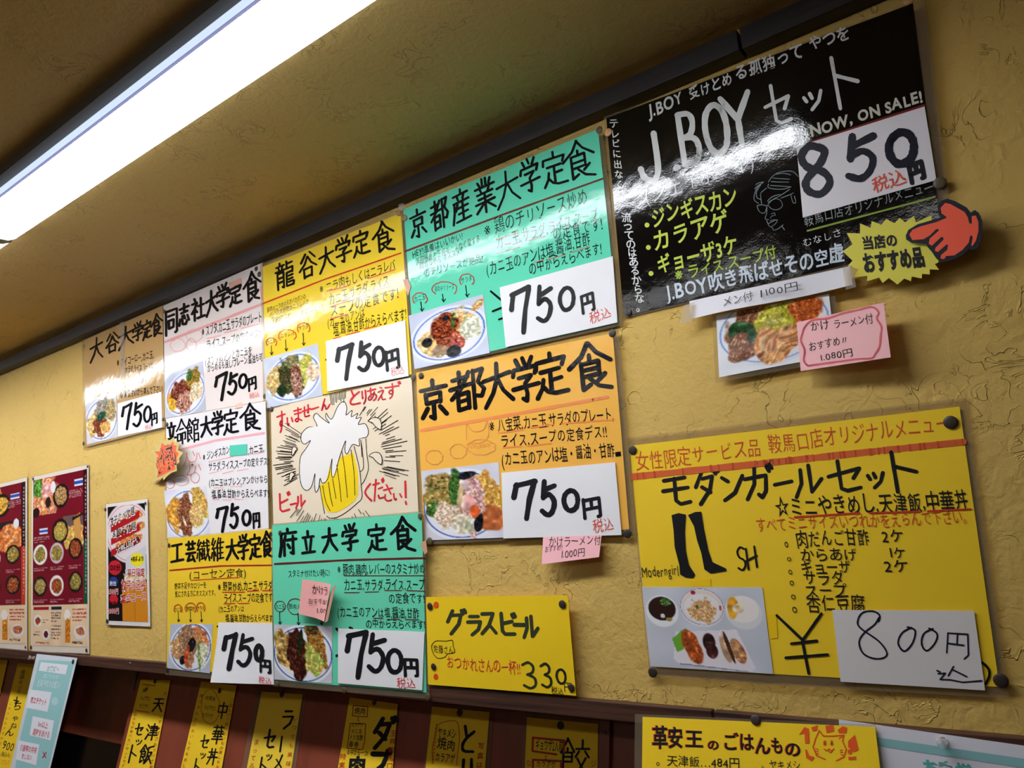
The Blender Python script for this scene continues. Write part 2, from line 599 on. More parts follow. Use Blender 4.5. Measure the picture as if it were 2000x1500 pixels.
class Ink:
    """Flat lettering and drawing lying on a sheet."""

    def __init__(self, surf, lift, k=(0, 0, 1), curl=None, seed=1):
        self.s, self.lift, self.k = surf, lift, k
        self.V, self.F, self.C = [], [], []
        self.z = 0.0
        self.marks = []
        self.r = random.Random(seed)
        self.curl = curl

    def m(self, p):
        return np.array([self.k[0] + p[0] / self.k[2], self.k[1] + p[1] / self.k[2]])

    def put(self, pts, faces, col):
        b = len(self.V)
        c = lin(col)
        for p in pts:
            P = self.s.pt(p[0], p[1], self.lift + self.z)
            if self.curl is not None:
                P = P + self.s.n * self.curl(p)
            self.V.append(P)
            self.C.append(c)
        for f in faces:
            self.F.append([b + i for i in f])

    def ribbon(self, pts, w, col, taper=0.0):
        """pts in image pixels of the photograph, w likewise"""
        P = [np.array(p, float) for p in pts]
        Q = [P[0]]
        for a, b in zip(P[:-1], P[1:]):
            k = max(1, int(np.linalg.norm(b - a) / 14))
            Q += [a + (b - a) * (q / k) for q in range(1, k + 1)]
        P = Q
        n = len(P)
        V, F = [], []
        ws = [w * (1 + self.r.uniform(-0.1, 0.1)) * (1 - taper * i / max(1, n - 1)) for i in range(n)]
        for i in range(n - 1):
            d = P[i + 1] - P[i]
            l = np.linalg.norm(d)
            if l < 1e-9:
                continue
            nn = np.array([-d[1], d[0]]) / l / 2
            b = len(V)
            V += [P[i] + nn * ws[i], P[i] - nn * ws[i], P[i + 1] - nn * ws[i + 1], P[i + 1] + nn * ws[i + 1]]
            F.append([b, b + 1, b + 2, b + 3])
        for i in range(n):
            b = len(V)
            a0 = self.r.uniform(0, 1)
            for q in range(7):
                a = a0 + q * 2 * math.pi / 7
                V.append(P[i] + np.array([math.cos(a), math.sin(a)]) * ws[i] * 0.5)
            F.append([b + q for q in range(7)])
        self.put(V, F, col)

    def L(self, pts, w, col, smooth=False, taper=0.0):
        self.marks.append((len(self.V), len(self.F), 'pen_line'))
        self.z += 1.2e-5
        q = [self.m(p) for p in pts]
        if smooth:
            q = smooth_line(q)
        self.ribbon(q, w / self.k[2], col, taper)

    def P(self, pts, col):
        self.marks.append((len(self.V), len(self.F), 'colour_patch'))
        self.z += 1.2e-5
        q = [self.m(p) for p in pts]
        tr = tessellate_polygon([[Vector((p[0], p[1], 0)) for p in q]])
        self.put(q, [list(t) for t in tr], col)

    def O(self, c, rx, ry, w, col, wob=0.0, n=22, a0=0.0, a1=6.2832, lobes=0):
        pts = []
        for i in range(n + 1):
            a = a0 + (a1 - a0) * i / n
            k = 1 + self.r.uniform(-wob, wob) + (0.12 * abs(math.sin(a * lobes / 2)) if lobes else 0)
            pts.append((c[0] + rx * k * math.cos(a), c[1] + ry * k * math.sin(a)))
        if w > 0:
            self.L(pts, w, col)
        else:
            self.P(pts[:-1], col)

    def T(self, s, p0, p1, h, col, bold=0.0, jit=1.0, up=None):
        """One line of type from its lower left to its lower right corner."""
        self.marks.append((len(self.V), len(self.F), 'text_line'))
        self.z += 1.2e-5
        a, b = self.m(p0), self.m(p1)
        h = h / self.k[2]
        if up is None:
            upv = self.s.up(*((a + b) / 2)) * h
        else:
            upv = np.array(up, float) / np.linalg.norm(up) * h
        gs = [glyph(ch, bold) for ch in s]
        tot = sum(g[2] for g in gs)
        x = 0.0
        base = b - a
        for (V, F, adv) in gs:
            if len(V):
                jr = self.r.uniform(-0.07, 0.07) * jit
                js = 1 + self.r.uniform(-0.09, 0.07) * jit
                jy = self.r.uniform(-0.05, 0.05) * jit
                cx, cy = adv / 2, 0.38
                X = V[:, 0] - cx
                Y = V[:, 1] - cy
                X2 = (X - Y * jr * 0.8) * js + cx + x
                Y2 = (Y + X * jr) * js + cy + jy
                U = X2 / tot
                W = (Y2 + 0.1) / 0.96
                pts = a[None, :] + U[:, None] * base[None, :] + W[:, None] * upv[None, :]
                self.put(pts, F, col)
            x += adv

    def G(self, ch, a, b, h, col, w, up=None):
        """One marker-drawn character: lower left a, lower right b, height h, stroke width w."""
        self.marks.append((len(self.V), len(self.F), 'large_character'))
        self.z += 1.2e-5
        a, b = self.m(a), self.m(b)
        h = h / self.k[2]
        upv = (self.s.up(*((a + b) / 2)) if up is None else np.array(up) / np.linalg.norm(up)) * h
        for st in STK[ch]:
            jx, jy = self.r.uniform(-1.6, 1.6), self.r.uniform(-1.6, 1.6)
            pts = [a + (b - a) * ((p[0] + jx) / 100) + upv * (1 - (p[1] + jy) / 100) for p in st]
            if ch in CURVY:
                pts = smooth_line(pts)
            self.ribbon(pts, w / self.k[2], col)

    def S(self, s, p0, p1, h, col, w, gap=0.06, up=None):
        """A line of marker-drawn characters."""
        a, b = np.array(p0, float), np.array(p1, float)
        n = len(s)
        for i, ch in enumerate(s):
            if ch == ' ':
                continue
            q0 = a + (b - a) * ((i + gap / 2) / n)
            q1 = a + (b - a) * ((i + 1 - gap / 2) / n)
            self.G(ch, q0, q1, h * (1 + self.r.uniform(-0.05, 0.05)), col, w, up)

    def VT(self, s, p0, p1, size, col, bold=0.0, up=None, strokes=False, w=0):
        """Vertical writing: character centres from p0 to p1."""
        a, b = np.array(p0, float), np.array(p1, float)
        n = len(s)
        hold = self.marks + [(len(self.V), len(self.F), 'text_column')]
        for i, ch in enumerate(s):
            c = a + (b - a) * (i / max(1, n - 1))
            if strokes:
                self.G(ch, c + [-size / 2, size / 2], c + [size / 2, size / 2], size, col, w, up)
            else:
                self.T(ch, c + [-size / 2, size / 2], c + [size / 2, size / 2], size, col, bold, 1.0, up)
        self.marks = hold

    def build(self, name, parent, gloss=True):
        if not self.V:
            return None
        if name in ('body_text', 'chalk_text', 'dish_callouts', 'set_list', 'lettering', 'heading', 'price_lettering'):
            ends = self.marks[1:] + [(len(self.V), len(self.F), '')]
            for (v0, f0, nm), (v1, f1, _) in zip(self.marks, ends):
                if f1 > f0:
                    nm = 'heading_character' if name == 'heading' else nm
                    mesh_obj(nm, self.V[v0:v1], [[q - v0 for q in f] for f in self.F[f0:f1]], INKG if gloss else INK, parent, False, self.C[v0:v1])
            return None
        return mesh_obj(name, self.V, self.F, INKG if gloss else INK, parent, False, self.C)


# ------------------------------------------------------------------ printed photographs, painted cell by cell on a fine grid
def vnoise(h, w, sx, sy, seed):
    r = np.random.RandomState(seed)
    gx, gy = max(2, int(sx) + 2), max(2, int(sy) + 2)
    g = r.rand(gy, gx)
    X = np.linspace(0, gx - 1.001, w)
    Y = np.linspace(0, gy - 1.001, h)
    xi, yi = X.astype(int), Y.astype(int)
    fx, fy = X - xi, Y - yi
    fx = fx * fx * (3 - 2 * fx)
    fy = fy * fy * (3 - 2 * fy)
    a = g[yi][:, xi]; b = g[yi][:, xi + 1]; c = g[yi + 1][:, xi]; d = g[yi + 1][:, xi + 1]
    return (a * (1 - fx) + b * fx) * (1 - fy)[:, None] + (c * (1 - fx) + d * fx) * fy[:, None]


class Raster:
    def __init__(self, w, h, bg, seed=1):
        self.w, self.h = w, h
        self.A = np.zeros((h, w, 3)) + np.array(bg, float)
        self.X, self.Y = np.meshgrid((np.arange(w) + 0.5) / w, (np.arange(h) + 0.5) / h)
        self.seed = seed
        self.asp = w / h

    def mix(self, m, col):
        m = np.clip(m, 0, 1)[:, :, None]
        self.A = self.A * (1 - m) + np.asarray(col, float) * m

    def coord(self, cx, cy, rx, ry, rot=0):
        dx = (self.X - cx) * self.asp
        dy = self.Y - cy
        c, s = math.cos(rot), math.sin(rot)
        return (dx * c + dy * s) / (rx * self.asp), (-dx * s + dy * c) / ry

    def ell(self, cx, cy, rx, ry, col, rot=0, soft=0.04):
        u, v = self.coord(cx, cy, rx, ry, rot)
        self.mix((1 - np.hypot(u, v)) / soft, col)

    def ring(self, cx, cy, rx, ry, wd, col, rot=0):
        u, v = self.coord(cx, cy, rx, ry, rot)
        self.mix((wd - np.abs(np.hypot(u, v) - 1)) / wd * 2, col)

    def rect(self, x0, y0, x1, y1, col):
        self.mix(((self.X >= x0) & (self.X <= x1) & (self.Y >= y0) & (self.Y <= y1)) * 1.0, col)

    def poly(self, pts, col):
        inside = np.zeros((self.h, self.w), bool)
        n = len(pts)
        for i in range(n):
            x0, y0 = pts[i]
            x1, y1 = pts[(i + 1) % n]
            if y0 == y1:
                continue
            c = ((self.Y < y0) != (self.Y < y1)) & (self.X < (x1 - x0) * (self.Y - y0) / (y1 - y0) + x0)
            inside ^= c
        self.mix(inside * 1.0, col)

    def food(self, cx, cy, rx, ry, pal, rot=0, sc=12, strand=0, rag=0.45):
        """A heap with a ragged edge, its colours picked from a palette by noise."""
        self.seed += 3
        u, v = self.coord(cx, cy, rx, ry, rot)
        n = vnoise(self.h, self.w, sc * 0.9, sc * 0.9 / self.asp, self.seed)
        m = (1 - np.hypot(u, v) - (n - 0.5) * rag) / 0.12
        k1 = vnoise(self.h, self.w, sc * (2.0 if not strand else 1.2), sc * 2.0 / self.asp, self.seed + 1)
        k2 = vnoise(self.h, self.w, sc * 4, sc * 4 / self.asp, self.seed + 2)
        if strand:
            k2 = 0.5 + 0.5 * np.sin((u * math.cos(strand) + v * math.sin(strand)) * sc * 1.6 + n * 9)
        k3 = np.random.RandomState(self.seed).rand(self.h, self.w)
        k = np.clip((k1 * 0.5 + k2 * 0.35 + k3 * 0.15 - 0.25) / 0.5, 0, 0.999) * (len(pal) - 1)
        i = k.astype(int)
        f = (k - i)[:, :, None]
        P = np.array(pal, float)
        c = P[i] * (1 - f) + P[np.minimum(i + 1, len(pal) - 1)] * f
        k4 = vnoise(self.h, self.w, sc * 3, sc * 3 / self.asp, self.seed + 7)
        c = c * (0.72 + 0.5 * k4)[:, :, None] + 60 * np.clip((k4 - 0.78) / 0.2, 0, 1)[:, :, None]
        mm = np.clip(m, 0, 1)[:, :, None]
        self.A = self.A * (1 - mm) + c * mm

    def dashes(self, x0, y0, x1, y1, rows, col, strength=0.8):
        self.seed += 1
        r = np.random.RandomState(self.seed)
        for q in range(rows):
            ya = y0 + (y1 - y0) * (q + 0.2) / rows
            yb = y0 + (y1 - y0) * (q + 0.75) / rows
            end = x1 if q < rows - 1 else x0 + (x1 - x0) * r.uniform(0.5, 0.9)
            m = (self.X >= x0) & (self.X <= end) & (self.Y >= ya) & (self.Y <= yb)
            t = r.rand(self.h, self.w) > 0.3
            self.mix(m * t * strength, col)

    def build(self, name, quad, surf, lift, parent, gloss=True, thick=0.0004, curl=None):
        A = np.clip(self.A, 0, 255) / 255
        A = np.where(A <= 0.04045, A / 12.92, ((A + 0.055) / 1.055) ** 2.4)
        return sheet(name, quad, surf, lift, INKG if gloss else INK, parent, thick, self.w - 1, self.h - 1, A.reshape(-1, 3), curl)

# ================================================================== the room
ZC = CAM[2] + 0.8275                      # ceiling
RAIL_R = 0.038                            # upper rail stands out of the wall by this
zr = lambda z: CAM[2] + z
ROOM_X0, ROOM_X1, ROOM_Y = -5.2, 2.2, -4.2


def struct(o):
    o['kind'] = 'structure'
    return o


struct(bevel_box('wall_back', (ROOM_X0, 0.0, zr(-0.362)), (ROOM_X1, 0.42, ZC + 0.05), M_WALL, None, 0))
struct(bevel_box('wall_left', (ROOM_X0 - 0.1, ROOM_Y, 0), (ROOM_X0, 0.5, ZC + 0.05), M_ROOM, None, 0))
struct(bevel_box('wall_right', (ROOM_X1, ROOM_Y, 0), (ROOM_X1 + 0.1, 0.5, ZC + 0.05), M_ROOM, None, 0))
struct(bevel_box('wall_front', (ROOM_X0, ROOM_Y - 0.1, 0), (ROOM_X1, ROOM_Y, ZC + 0.05), M_ROOM, None, 0))
struct(bevel_box('floor', (ROOM_X0, ROOM_Y, -0.1), (ROOM_X1, 0.5, 0), M_FLOOR, None, 0))
struct(bevel_box('ceiling', (ROOM_X0, ROOM_Y, ZC), (ROOM_X1, 0.0, ZC + 0.05), M_CEIL, None, 0))
struct(bevel_box('wall_lower', (ROOM_X0, 0.42, 0), (ROOM_X1, 0.5, zr(0.1)), M_PANEL, None, 0))

# upper rail: two lengths with an open joint between them
xs = WALL.pt(1455, 75)[0]
z_lo = zr(0.766)
struct(bevel_box('trim_1', (ROOM_X0, -RAIL_R, z_lo), (xs - 0.0025, 0.002, zr(0.8055)), M_RAIL_TOP, None, 0.0015))
struct(bevel_box('trim_2', (xs + 0.0025, -RAIL_R, z_lo - 0.001), (ROOM_X1, 0.002, zr(0.8055)), M_RAIL_TOP, None, 0.0015))
# lower rail
RAIL_Y = -0.014
FRONT = Surf((0, RAIL_Y, 0))
xs2 = FRONT.pt(1391, 1388)[0]
struct(bevel_box('trim_3', (ROOM_X0, RAIL_Y, zr(-0.3775)), (xs2 - 0.002, 0.03, zr(-0.3455)), M_RAIL, None, 0.0015))
struct(bevel_box('trim_4', (xs2 + 0.002, RAIL_Y, zr(-0.378)), (ROOM_X1, 0.03, zr(-0.346)), M_RAIL, None, 0.0015))

# leaning panel boards under the rail, set back behind it
PANEL_TILT = -14.5
PSET = 0.112
PANEL = Surf((0, PSET, zr(-0.377)), PANEL_TILT)
tanp = math.tan(math.radians(14.5))


def panel_board(name, x0, x1, proud, mat, zt=-0.365, zb=-1.5, parent=None, thick=0.014):
    V = []
    for x in (x0, x1):
        for z in (zt, zb):
            y = PSET - tanp * (-0.377 - z)
            for d in (-proud, -proud + thick):
                V.append((x, y + d, zr(z)))
    F = [[0, 2, 6, 4], [1, 5, 7, 3], [0, 4, 5, 1], [2, 3, 7, 6], [0, 1, 3, 2], [4, 6, 7, 5]]
    return mesh_obj(name, V, F, mat, parent)


xA = PANEL.pt(95, 1400)[0]
xB = PANEL.pt(250, 1400)[0]
xC = PANEL.pt(1172, 1440)[0]
xD = PANEL.pt(1192, 1440)[0]
panel_root = struct(empty('wall_panel', (-1.5, PSET, 0.0)))
panel_board('panel_board', ROOM_X0, xA, 0.0, M_PANEL, parent=panel_root)
x_cut = [xB]
for px in (352, 610, 806, 985):
    x_cut.append(PANEL.pt(px, 1440)[0])
panel_board('panel_board', xB, xC - 0.0015, 0.0, M_PANEL, parent=panel_root)
panel_board('panel_board', xD + 0.0015, ROOM_X1, -0.006, M_PANEL, parent=panel_root)
panel_board('batten', xC, xD, 0.004, M_PANEL, parent=panel_root)
panel_board('edge_strip', xB - 0.02, xB - 0.004, 0.003, M_METAL, zb=-0.47, parent=panel_root)
panel_board('panel_board', xA - 0.2, xB + 0.2, -0.075, M_PANEL, zb=-0.66, parent=panel_root)
# recess to the left of the boards: a dark glass pane low down
pane = panel_board('window_1', xA - 0.2, xB + 0.2, -0.085, M_BLACK, zt=-0.655, zb=-1.45)
struct(pane)


# ================================================================== lamps
def extrude_profile(name, prof, x0, x1, mat, parent):
    n = len(prof)
    V = [(x0, y, z) for y, z in prof] + [(x1, y, z) for y, z in prof]
    F = [[i, (i + 1) % n, n + (i + 1) % n, n + i] for i in range(n)] + [list(range(n))[::-1], [n + i for i in range(n)]]
    return mesh_obj(name, V, F, mat, parent)


def lamp(x0, x1, y_off, light, label):
    c = CAM[1] + y_off
    root = empty('ceiling_lamp', ((x0 + x1) / 2, c + 0.675, ZC))
    tag(root, label, 'lamp', 'lamps on the ceiling')
    zz = lambda z: CAM[2] + z
    extrude_profile('lamp_base', [(c + 0.593, ZC), (c + 0.593, zz(0.8065)), (c + 0.618, zz(0.8065)), (c + 0.731, zz(0.8065)), (c + 0.75, ZC)], x0 + 0.004, x1 - 0.004, M_GREYSIDE, root)
    arc = []
    for i in range(9):
        t = i / 8
        arc.append((c + 0.6195 + 0.1115 * t, zz(0.7862 - 0.004 * math.sin(math.pi * t))))
    extrude_profile('diffuser', arc + [(c + 0.7285, zz(0.8065)), (c + 0.6215, zz(0.8065))], x0 + 0.008, x1 - 0.008, light, root)
    for s, n in ((0.6165, -1), (0.7335, 1)):
        extrude_profile('side_strip', [(c + s - 0.0014, zz(0.8067)), (c + s - 0.0014, zz(0.7885)), (c + s + 0.0014, zz(0.7885)), (c + s + 0.0014, zz(0.8067))], x0 + 0.008, x1 - 0.13 if n < 0 else x1 - 0.008, (M_STRIP_FILL if light is M_LIGHT_FILL else (M_STRIP if n < 0 else M_STRIP_WALL)), root)
    extrude_profile('edge_bead', [(c + 0.6142, zz(0.7885)), (c + 0.6142, zz(0.7855)), (c + 0.6185, zz(0.7855)), (c + 0.6185, zz(0.7885))], x0 + 0.008, x1 - 0.12, M_BEAD, root)
    for x, d in ((x0, 1), (x1, -1)):
        extrude_profile('end_cap', [(c + 0.595, ZC - 0.001), (c + 0.612, zz(0.79)), (c + 0.63, zz(0.781)), (c + 0.72, zz(0.781)), (c + 0.738, zz(0.79)), (c + 0.754, ZC - 0.001)], x, x + d * 0.006, M_WHITE, root)
    return root


lamp(-2.035, -0.705, 0.0, M_LIGHT, 'long white tube lamp above the row of posters')
lamp(-3.36, -2.06, 0.0, M_LIGHT, 'long white tube lamp above the tan poster and the red picture menus')
lamp(-4.7, -3.38, 0.0, M_LIGHT, 'long white tube lamp at the far end of the wall, past the red picture menus')
lamp(-0.69, -0.36, 0.0, M_LIGHT, 'short white tube lamp above the black chalk poster')
lamp(-3.6, -2.33, -1.5, M_LIGHT_FILL, 'unseen long white fill lamp added over the middle of the room beside the red menus')  # this and the next lamps: unseen, added as fill for the room
lamp(-2.1, -0.83, -1.5, M_LIGHT_FILL, 'unseen long white fill lamp added over the middle of the room')
lamp(-0.6, 0.67, -1.5, M_LIGHT_FILL, 'unseen long white fill lamp added over the middle of the room facing the black poster')  # added to brighten the right part of the wall
lamp(-3.0, -1.73, -2.9, M_LIGHT_FILL, 'unseen long white fill lamp added at the far side of the room')

# ================================================================== posters
BLK = (22, 22, 26)
RED = (214, 44, 44)
ORED = (226, 84, 60)
BROWN = (120, 60, 50)
WHT = (226, 228, 228)
YG = (206, 222, 96)
TEAL = (104, 222, 186)
YEL = (250, 216, 62)
CARD = (242, 242, 246)
PINK = (246, 176, 176)


def poster(name, quad, colour, label, lean=0.0, base=0.003, seed=0, sleeve=(8, 6, 8, 8), gloss=True, on=WALL, amp=0.0007, cat='poster', group=None, surf=None, pl=0.0014):
    s = surf if surf is not None else psurf(quad, base, lean, amp, seed, on)
    q = np.asarray(quad, float)
    m = (q[2] + q[3]) / 2
    root = empty(name, s.pt(m[0], m[1]))
    tag(root, label, cat, group)
    if sleeve is not None:
        sheet('laminate_sleeve', grow(quad, *sleeve), s, 0.0008, M_FILM, root, 0.0004, 10, 8)
    sheet('paper', quad, s, pl, paper(colour, gloss), root, 0.0004)
    return root, s


def card(parent, quad, surf, lift, rgb=CARD, name='price_card', gloss=False, curl=None):
    return sheet(name, quad, surf, lift, paper(rgb, gloss), parent, 0.0005, 8, 6, None, curl)


def ctr(quad, k):
    return [(k[0] + x / k[2], k[1] + y / k[2]) for x, y in quad]


def dish(w, h, seed, bg, plate, foods, ring=(72, 112, 206), ringw=0.035):
    r = Raster(w, h, bg, seed)
    r.A *= (0.96 + 0.08 * vnoise(h, w, 4, 4, seed))[:, :, None]
    cx, cy, rx, ry, rot = plate
    r.ell(cx, cy, rx * 1.13, ry * 1.13, (233, 236, 243), rot, 0.03)
    r.ring(cx, cy, rx, ry, ringw, ring, rot)
    r.ell(cx, cy, rx * 0.9, ry * 0.9, (240, 240, 243), rot, 0.1)
    for f in foods:
        a = f[0]
        r.food(a[0], a[1], a[2] * 1.22, a[3] * 1.22, a[4], **f[1])
    return r


F = lambda cx, cy, rx, ry, pal, **k: ((cx, cy, rx, ry, pal), k)
MEAT = [(52, 16, 14), (110, 36, 22), (150, 62, 34), (196, 106, 60), (70, 22, 18)]
DARK = [(22, 22, 28), (40, 40, 50), (16, 16, 20)]
EGG = [(236, 204, 140), (226, 178, 92), (244, 224, 178), (206, 150, 80)]
GREEN = [(40, 84, 34), (92, 140, 58), (30, 60, 30), (140, 170, 80)]
SALAD = [(232, 150, 84), (240, 186, 130), (226, 226, 190), (196, 206, 130), (232, 120, 60)]
CABB = [(232, 232, 214), (214, 220, 180), (244, 240, 232), (200, 206, 160)]
PORK = [(120, 62, 40), (176, 116, 78), (92, 44, 30), (206, 160, 120)]

# ------------------------------------------------------------------ black chalk poster
A = (1160, 0, 2.5)
B = (1160, 340, 2.5)
qJ = [(1184, 231), (1783, 6), (1841, 473), (1218, 618)]
rJ, sJ = poster('chalk_poster', qJ, (7, 7, 9), 'glossy black poster with white and lime chalk-style lettering and an 850 yen card', 2.6, 0.004, 3, (5, 4, 24, 4))
i = Ink(sJ, 0.0018, A)
i.G('J', (222, 900), (370, 880), 250, WHT, 30)
i.L([(398, 822), (408, 815)], 26, WHT)
i.G('B', (425, 815), (540, 790), 262, WHT, 28)
i.G('O', (545, 770), (690, 742), 258, WHT, 30)
i.G('Y', (650, 740), (800, 700), 265, WHT, 30)
i.G('セ', (848, 640), (985, 605), 215, WHT, 17)
i.G('ッ', (1015, 560), (1140, 515), 125, WHT, 18)
i.G('ト', (1130, 555), (1340, 500), 262, WHT, 19)
i.build('heading', rJ)
i = Ink(sJ, 0.0018, A)
i.T('J.BOY', (275, 580), (440, 505), 78, WHT, 0.025)
i.T('受けとめ', (468, 495), (680, 408), 66, WHT, 0.02)
i.T('る孤独って', (692, 400), (1030, 282), 78, WHT, 0.02)
i.T('やつを', (1055, 255), (1255, 190), 74, WHT, 0.02)
i.T('NOW, ON SALE!', (1062, 675), (1612, 500), 70, (216, 214, 200), 0.035)
i.L([(1060, 695), (1612, 515)], 13, (128, 52, 48))
i.VT('テレビに出なくて', (100, 600), (132, 950), 46, WHT, 0.015)
i.T('(ジェイボーイ)', (250, 1000), (790, 830), 92, (214, 218, 224), 0.0)
i.k = B
i.VT('流ってのはあるからな。', (160, 208), (232, 648), 50, WHT, 0.015)
i.T('J.BOY吹き飛ばせその空虚', (362, 625), (1228, 425), 92, (214, 226, 240), 0.02)
i.T('むなしさ', (1022, 360), (1215, 305), 44, WHT, 0.0)
i.T('鞍馬口店オリジナルメニュー', (1030, 265), (1665, 90), 66, (150, 160, 160), 0.0)
i.L([(1042, 277), (1665, 113)], 9, (150, 176, 84))
i.build('chalk_text', rJ)
i = Ink(sJ, 0.0018, B)
for (x, y) in ((258, 248), (265, 358), (278, 485)):
    i.O((x, y), 12, 12, 0, YG)
i.T('ジンギスカン', (285, 265), (705, 150), 100, YG, 0.02)
i.T('カラアゲ', (290, 388), (665, 275), 110, YG, 0.02)
i.T('ギョーザ3ケ', (312, 500), (708, 390), 100, YG, 0.022)
i.T('※ライス.スープ付', (400, 530), (895, 408), 70, (176, 206, 74), 0.012)
i.build('set_list', rJ)
i = Ink(sJ, 0.0018, (1460, 330, 10.717))
g = (146, 160, 166)
for pts in ([(440, 270), (520, 160), (640, 80), (820, 45), (960, 60), (1060, 160)], [(440, 320), (435, 385), (560, 420), (760, 420), (900, 380)],
            [(480, 345), (700, 360), (910, 375)], [(500, 265), (660, 275), (860, 275)], [(530, 190), (700, 205), (880, 215)], [(600, 110), (760, 90), (900, 125)],
            [(330, 270), (200, 400), (140, 560), (150, 660), (230, 720)], [(280, 330), (190, 480), (200, 600), (280, 640)], [(170, 330), (240, 290), (340, 275)], [(150, 415), (220, 350), (320, 290)],
            [(400, 400), (290, 490), (275, 560), (295, 740)], [(420, 670), (520, 580), (680, 530)], [(430, 700), (560, 620), (680, 560), (880, 430)], [(700, 610), (880, 540), (960, 500)],
            [(195, 770), (300, 750), (410, 770), (440, 730), (520, 650), (600, 625), (680, 650), (730, 740), (700, 810), (600, 855), (500, 830), (440, 770)],
            [(200, 780), (240, 880), (310, 925), (370, 900), (400, 800)], [(405, 780), (400, 920), (370, 1040), (440, 1060)], [(500, 940), (560, 920), (580, 970)], [(480, 1030), (500, 990), (550, 975)],
            [(400, 1080), (450, 1190), (520, 1230), (545, 1280), (640, 1250), (740, 1170)], [(440, 1140), (560, 1080), (625, 1065), (580, 1150), (500, 1200)], [(470, 1090), (540, 1065), (620, 1068)], [(720, 1200), (775, 1275)],
            [(905, 540), (950, 700), (1010, 700), (980, 570)]):
    i.L(pts, 15, g, True)
i.build('sketch', rJ)
r = Raster(40, 40, (24, 24, 27), 5)
pc = card(rJ, [(1556, 287), (1806, 208), (1829, 352), (1568, 425)], sJ, 0.0032, (238, 234, 240))
i = Ink(sJ, 0.0036, A)
i.G('8', (1000, 985), (1215, 925), 262, (20, 22, 40), 38)
i.G('5', (1225, 905), (1420, 850), 225, (20, 22, 40), 36)
i.G('0', (1432, 830), (1600, 780), 165, (20, 22, 40), 42)
i.G('円', (1545, 900), (1625, 870), 95, (20, 22, 30), 24)
i.T('税込', (1365, 950), (1530, 895), 80, ORED, 0.01)
i.build('price_lettering', pc, False)
i = Ink(sJ, 0.0022, B)
i.O((315, 600), 52, 50, 0, (70, 70, 72), 0.1, 14)
i.build('grey_patch', rJ)

# white strip, dish photo and pink note below it
qS = [(1346, 588), (1660, 520), (1666, 557), (1348, 623)]
sS = Surf(WALL.pt(1500, 590, 0.022), -4, 0.0008, 4)
rS = empty('price_strip', sS.pt(1500, 590))
tag(rS, 'narrow white paper strip with a handwritten 1100 yen price, taped under the black poster', 'note')
sheet('paper', qS, sS, 0, paper((236, 234, 242), False), rS, 0.0005, 16, 3, None, lambda u, v: 0.004 * math.sin(u * 7) * v)
i = Ink(sS, 0.0046, (1380, 540, 5.263))
i.T('メン付', (165, 320), (480, 240), 105, BLK, -0.008)
i.T('1100円', (530, 230), (950, 140), 100, BLK, -0.006)
i.build('lettering', rS, False)
sheet('clear_tape', [(1335, 596), (1356, 590), (1352, 628), (1326, 632)], sS, 0.0052, M_TAPE, rS, 0.0002, 2, 2)
sheet('clear_tape', [(1646, 522), (1664, 518), (1672, 560), (1652, 566)], sS, 0.0052, M_TAPE, rS, 0.0002, 2, 2)
qD = [(1399, 616), (1619, 574), (1632, 694), (1405, 737)]
rD, sD = poster('dish_photo', qD, (240, 242, 246), 'laminated photo of a stir-fry plate with dumplings under the white price strip', -1.5, 0.012, 6, (8, 4, 12, 10))
r = dish(120, 66, 11, (240, 243, 250), (0.5, 0.36, 0.47, 0.53, -0.03), [
    F(0.36, 0.3, 0.22, 0.36, PORK, sc=14), F(0.58, 0.28, 0.2, 0.32, [(214, 186, 60), (176, 186, 44), (232, 206, 110), (120, 140, 30)], sc=16),
    F(0.78, 0.16, 0.13, 0.22, [(176, 74, 30), (210, 112, 52), (130, 46, 20)], sc=20, rag=0.35),
    F(0.24, 0.38, 0.1, 0.2, [(22, 60, 30), (44, 92, 44), (14, 36, 20)], rot=-0.5, sc=8), F(0.2, 0.62, 0.1, 0.2, PORK, sc=16, strand=0.6),
    F(0.44, 0.64, 0.1, 0.26, [(190, 104, 48), (232, 176, 112), (244, 206, 150), (160, 78, 34)], rot=-0.2, sc=8, strand=1.2, rag=0.25),
    F(0.53, 0.66, 0.09, 0.25, [(206, 130, 70), (240, 196, 140), (186, 100, 50)], rot=0.35, sc=8, strand=0.4, rag=0.25),
    F(0.62, 0.6, 0.08, 0.2, [(190, 104, 48), (236, 186, 126), (150, 74, 34)], rot=0.7, sc=8, strand=0.8, rag=0.25)], (120, 160, 226), 0.022)
r.build('print', qD, sD, 0.002, rD)
qN = [(1556, 630), (1726, 591), (1740, 698), (1564, 725)]
sN = Surf(WALL.pt(1640, 665, 0.03), -5, 0.0006, 9, -6)
rN = empty('pink_note', sN.pt(1650, 712))
tag(rN, 'pink slip with red wavy border and 1080 yen price, overlapping the dish photo', 'note')
sheet('paper', qN, sN, 0, paper((252, 192, 194), False), rN, 0.0005, 8, 6)
i = Ink(sN, 0.0004, (1380, 540, 5.263))
i.L([(1010, 520), (1090, 450), (1250, 430), (1400, 380), (1560, 345), (1700, 315), (1770, 370), (1750, 430), (1800, 520), (1790, 610), (1780, 720), (1740, 790), (1700, 840), (1560, 850), (1400, 870), (1250, 890), (1100, 910), (1040, 915), (1000, 860), (1010, 760), (970, 660), (985, 590), (1010, 520)], 20, (232, 110, 116), True)
i.T('かけ', (1070, 575), (1270, 540), 110, BLK, 0.0)
i.T('ラーメン付', (1310, 550), (1720, 480), 105, BLK, 0.0)
i.T('おすすめ〃', (1055, 775), (1465, 690), 100, BLK, 0.0)
i.T('1.080円', (1160, 880), (1510, 820), 90, BLK, 0.0)
i.build('lettering', rN, False)

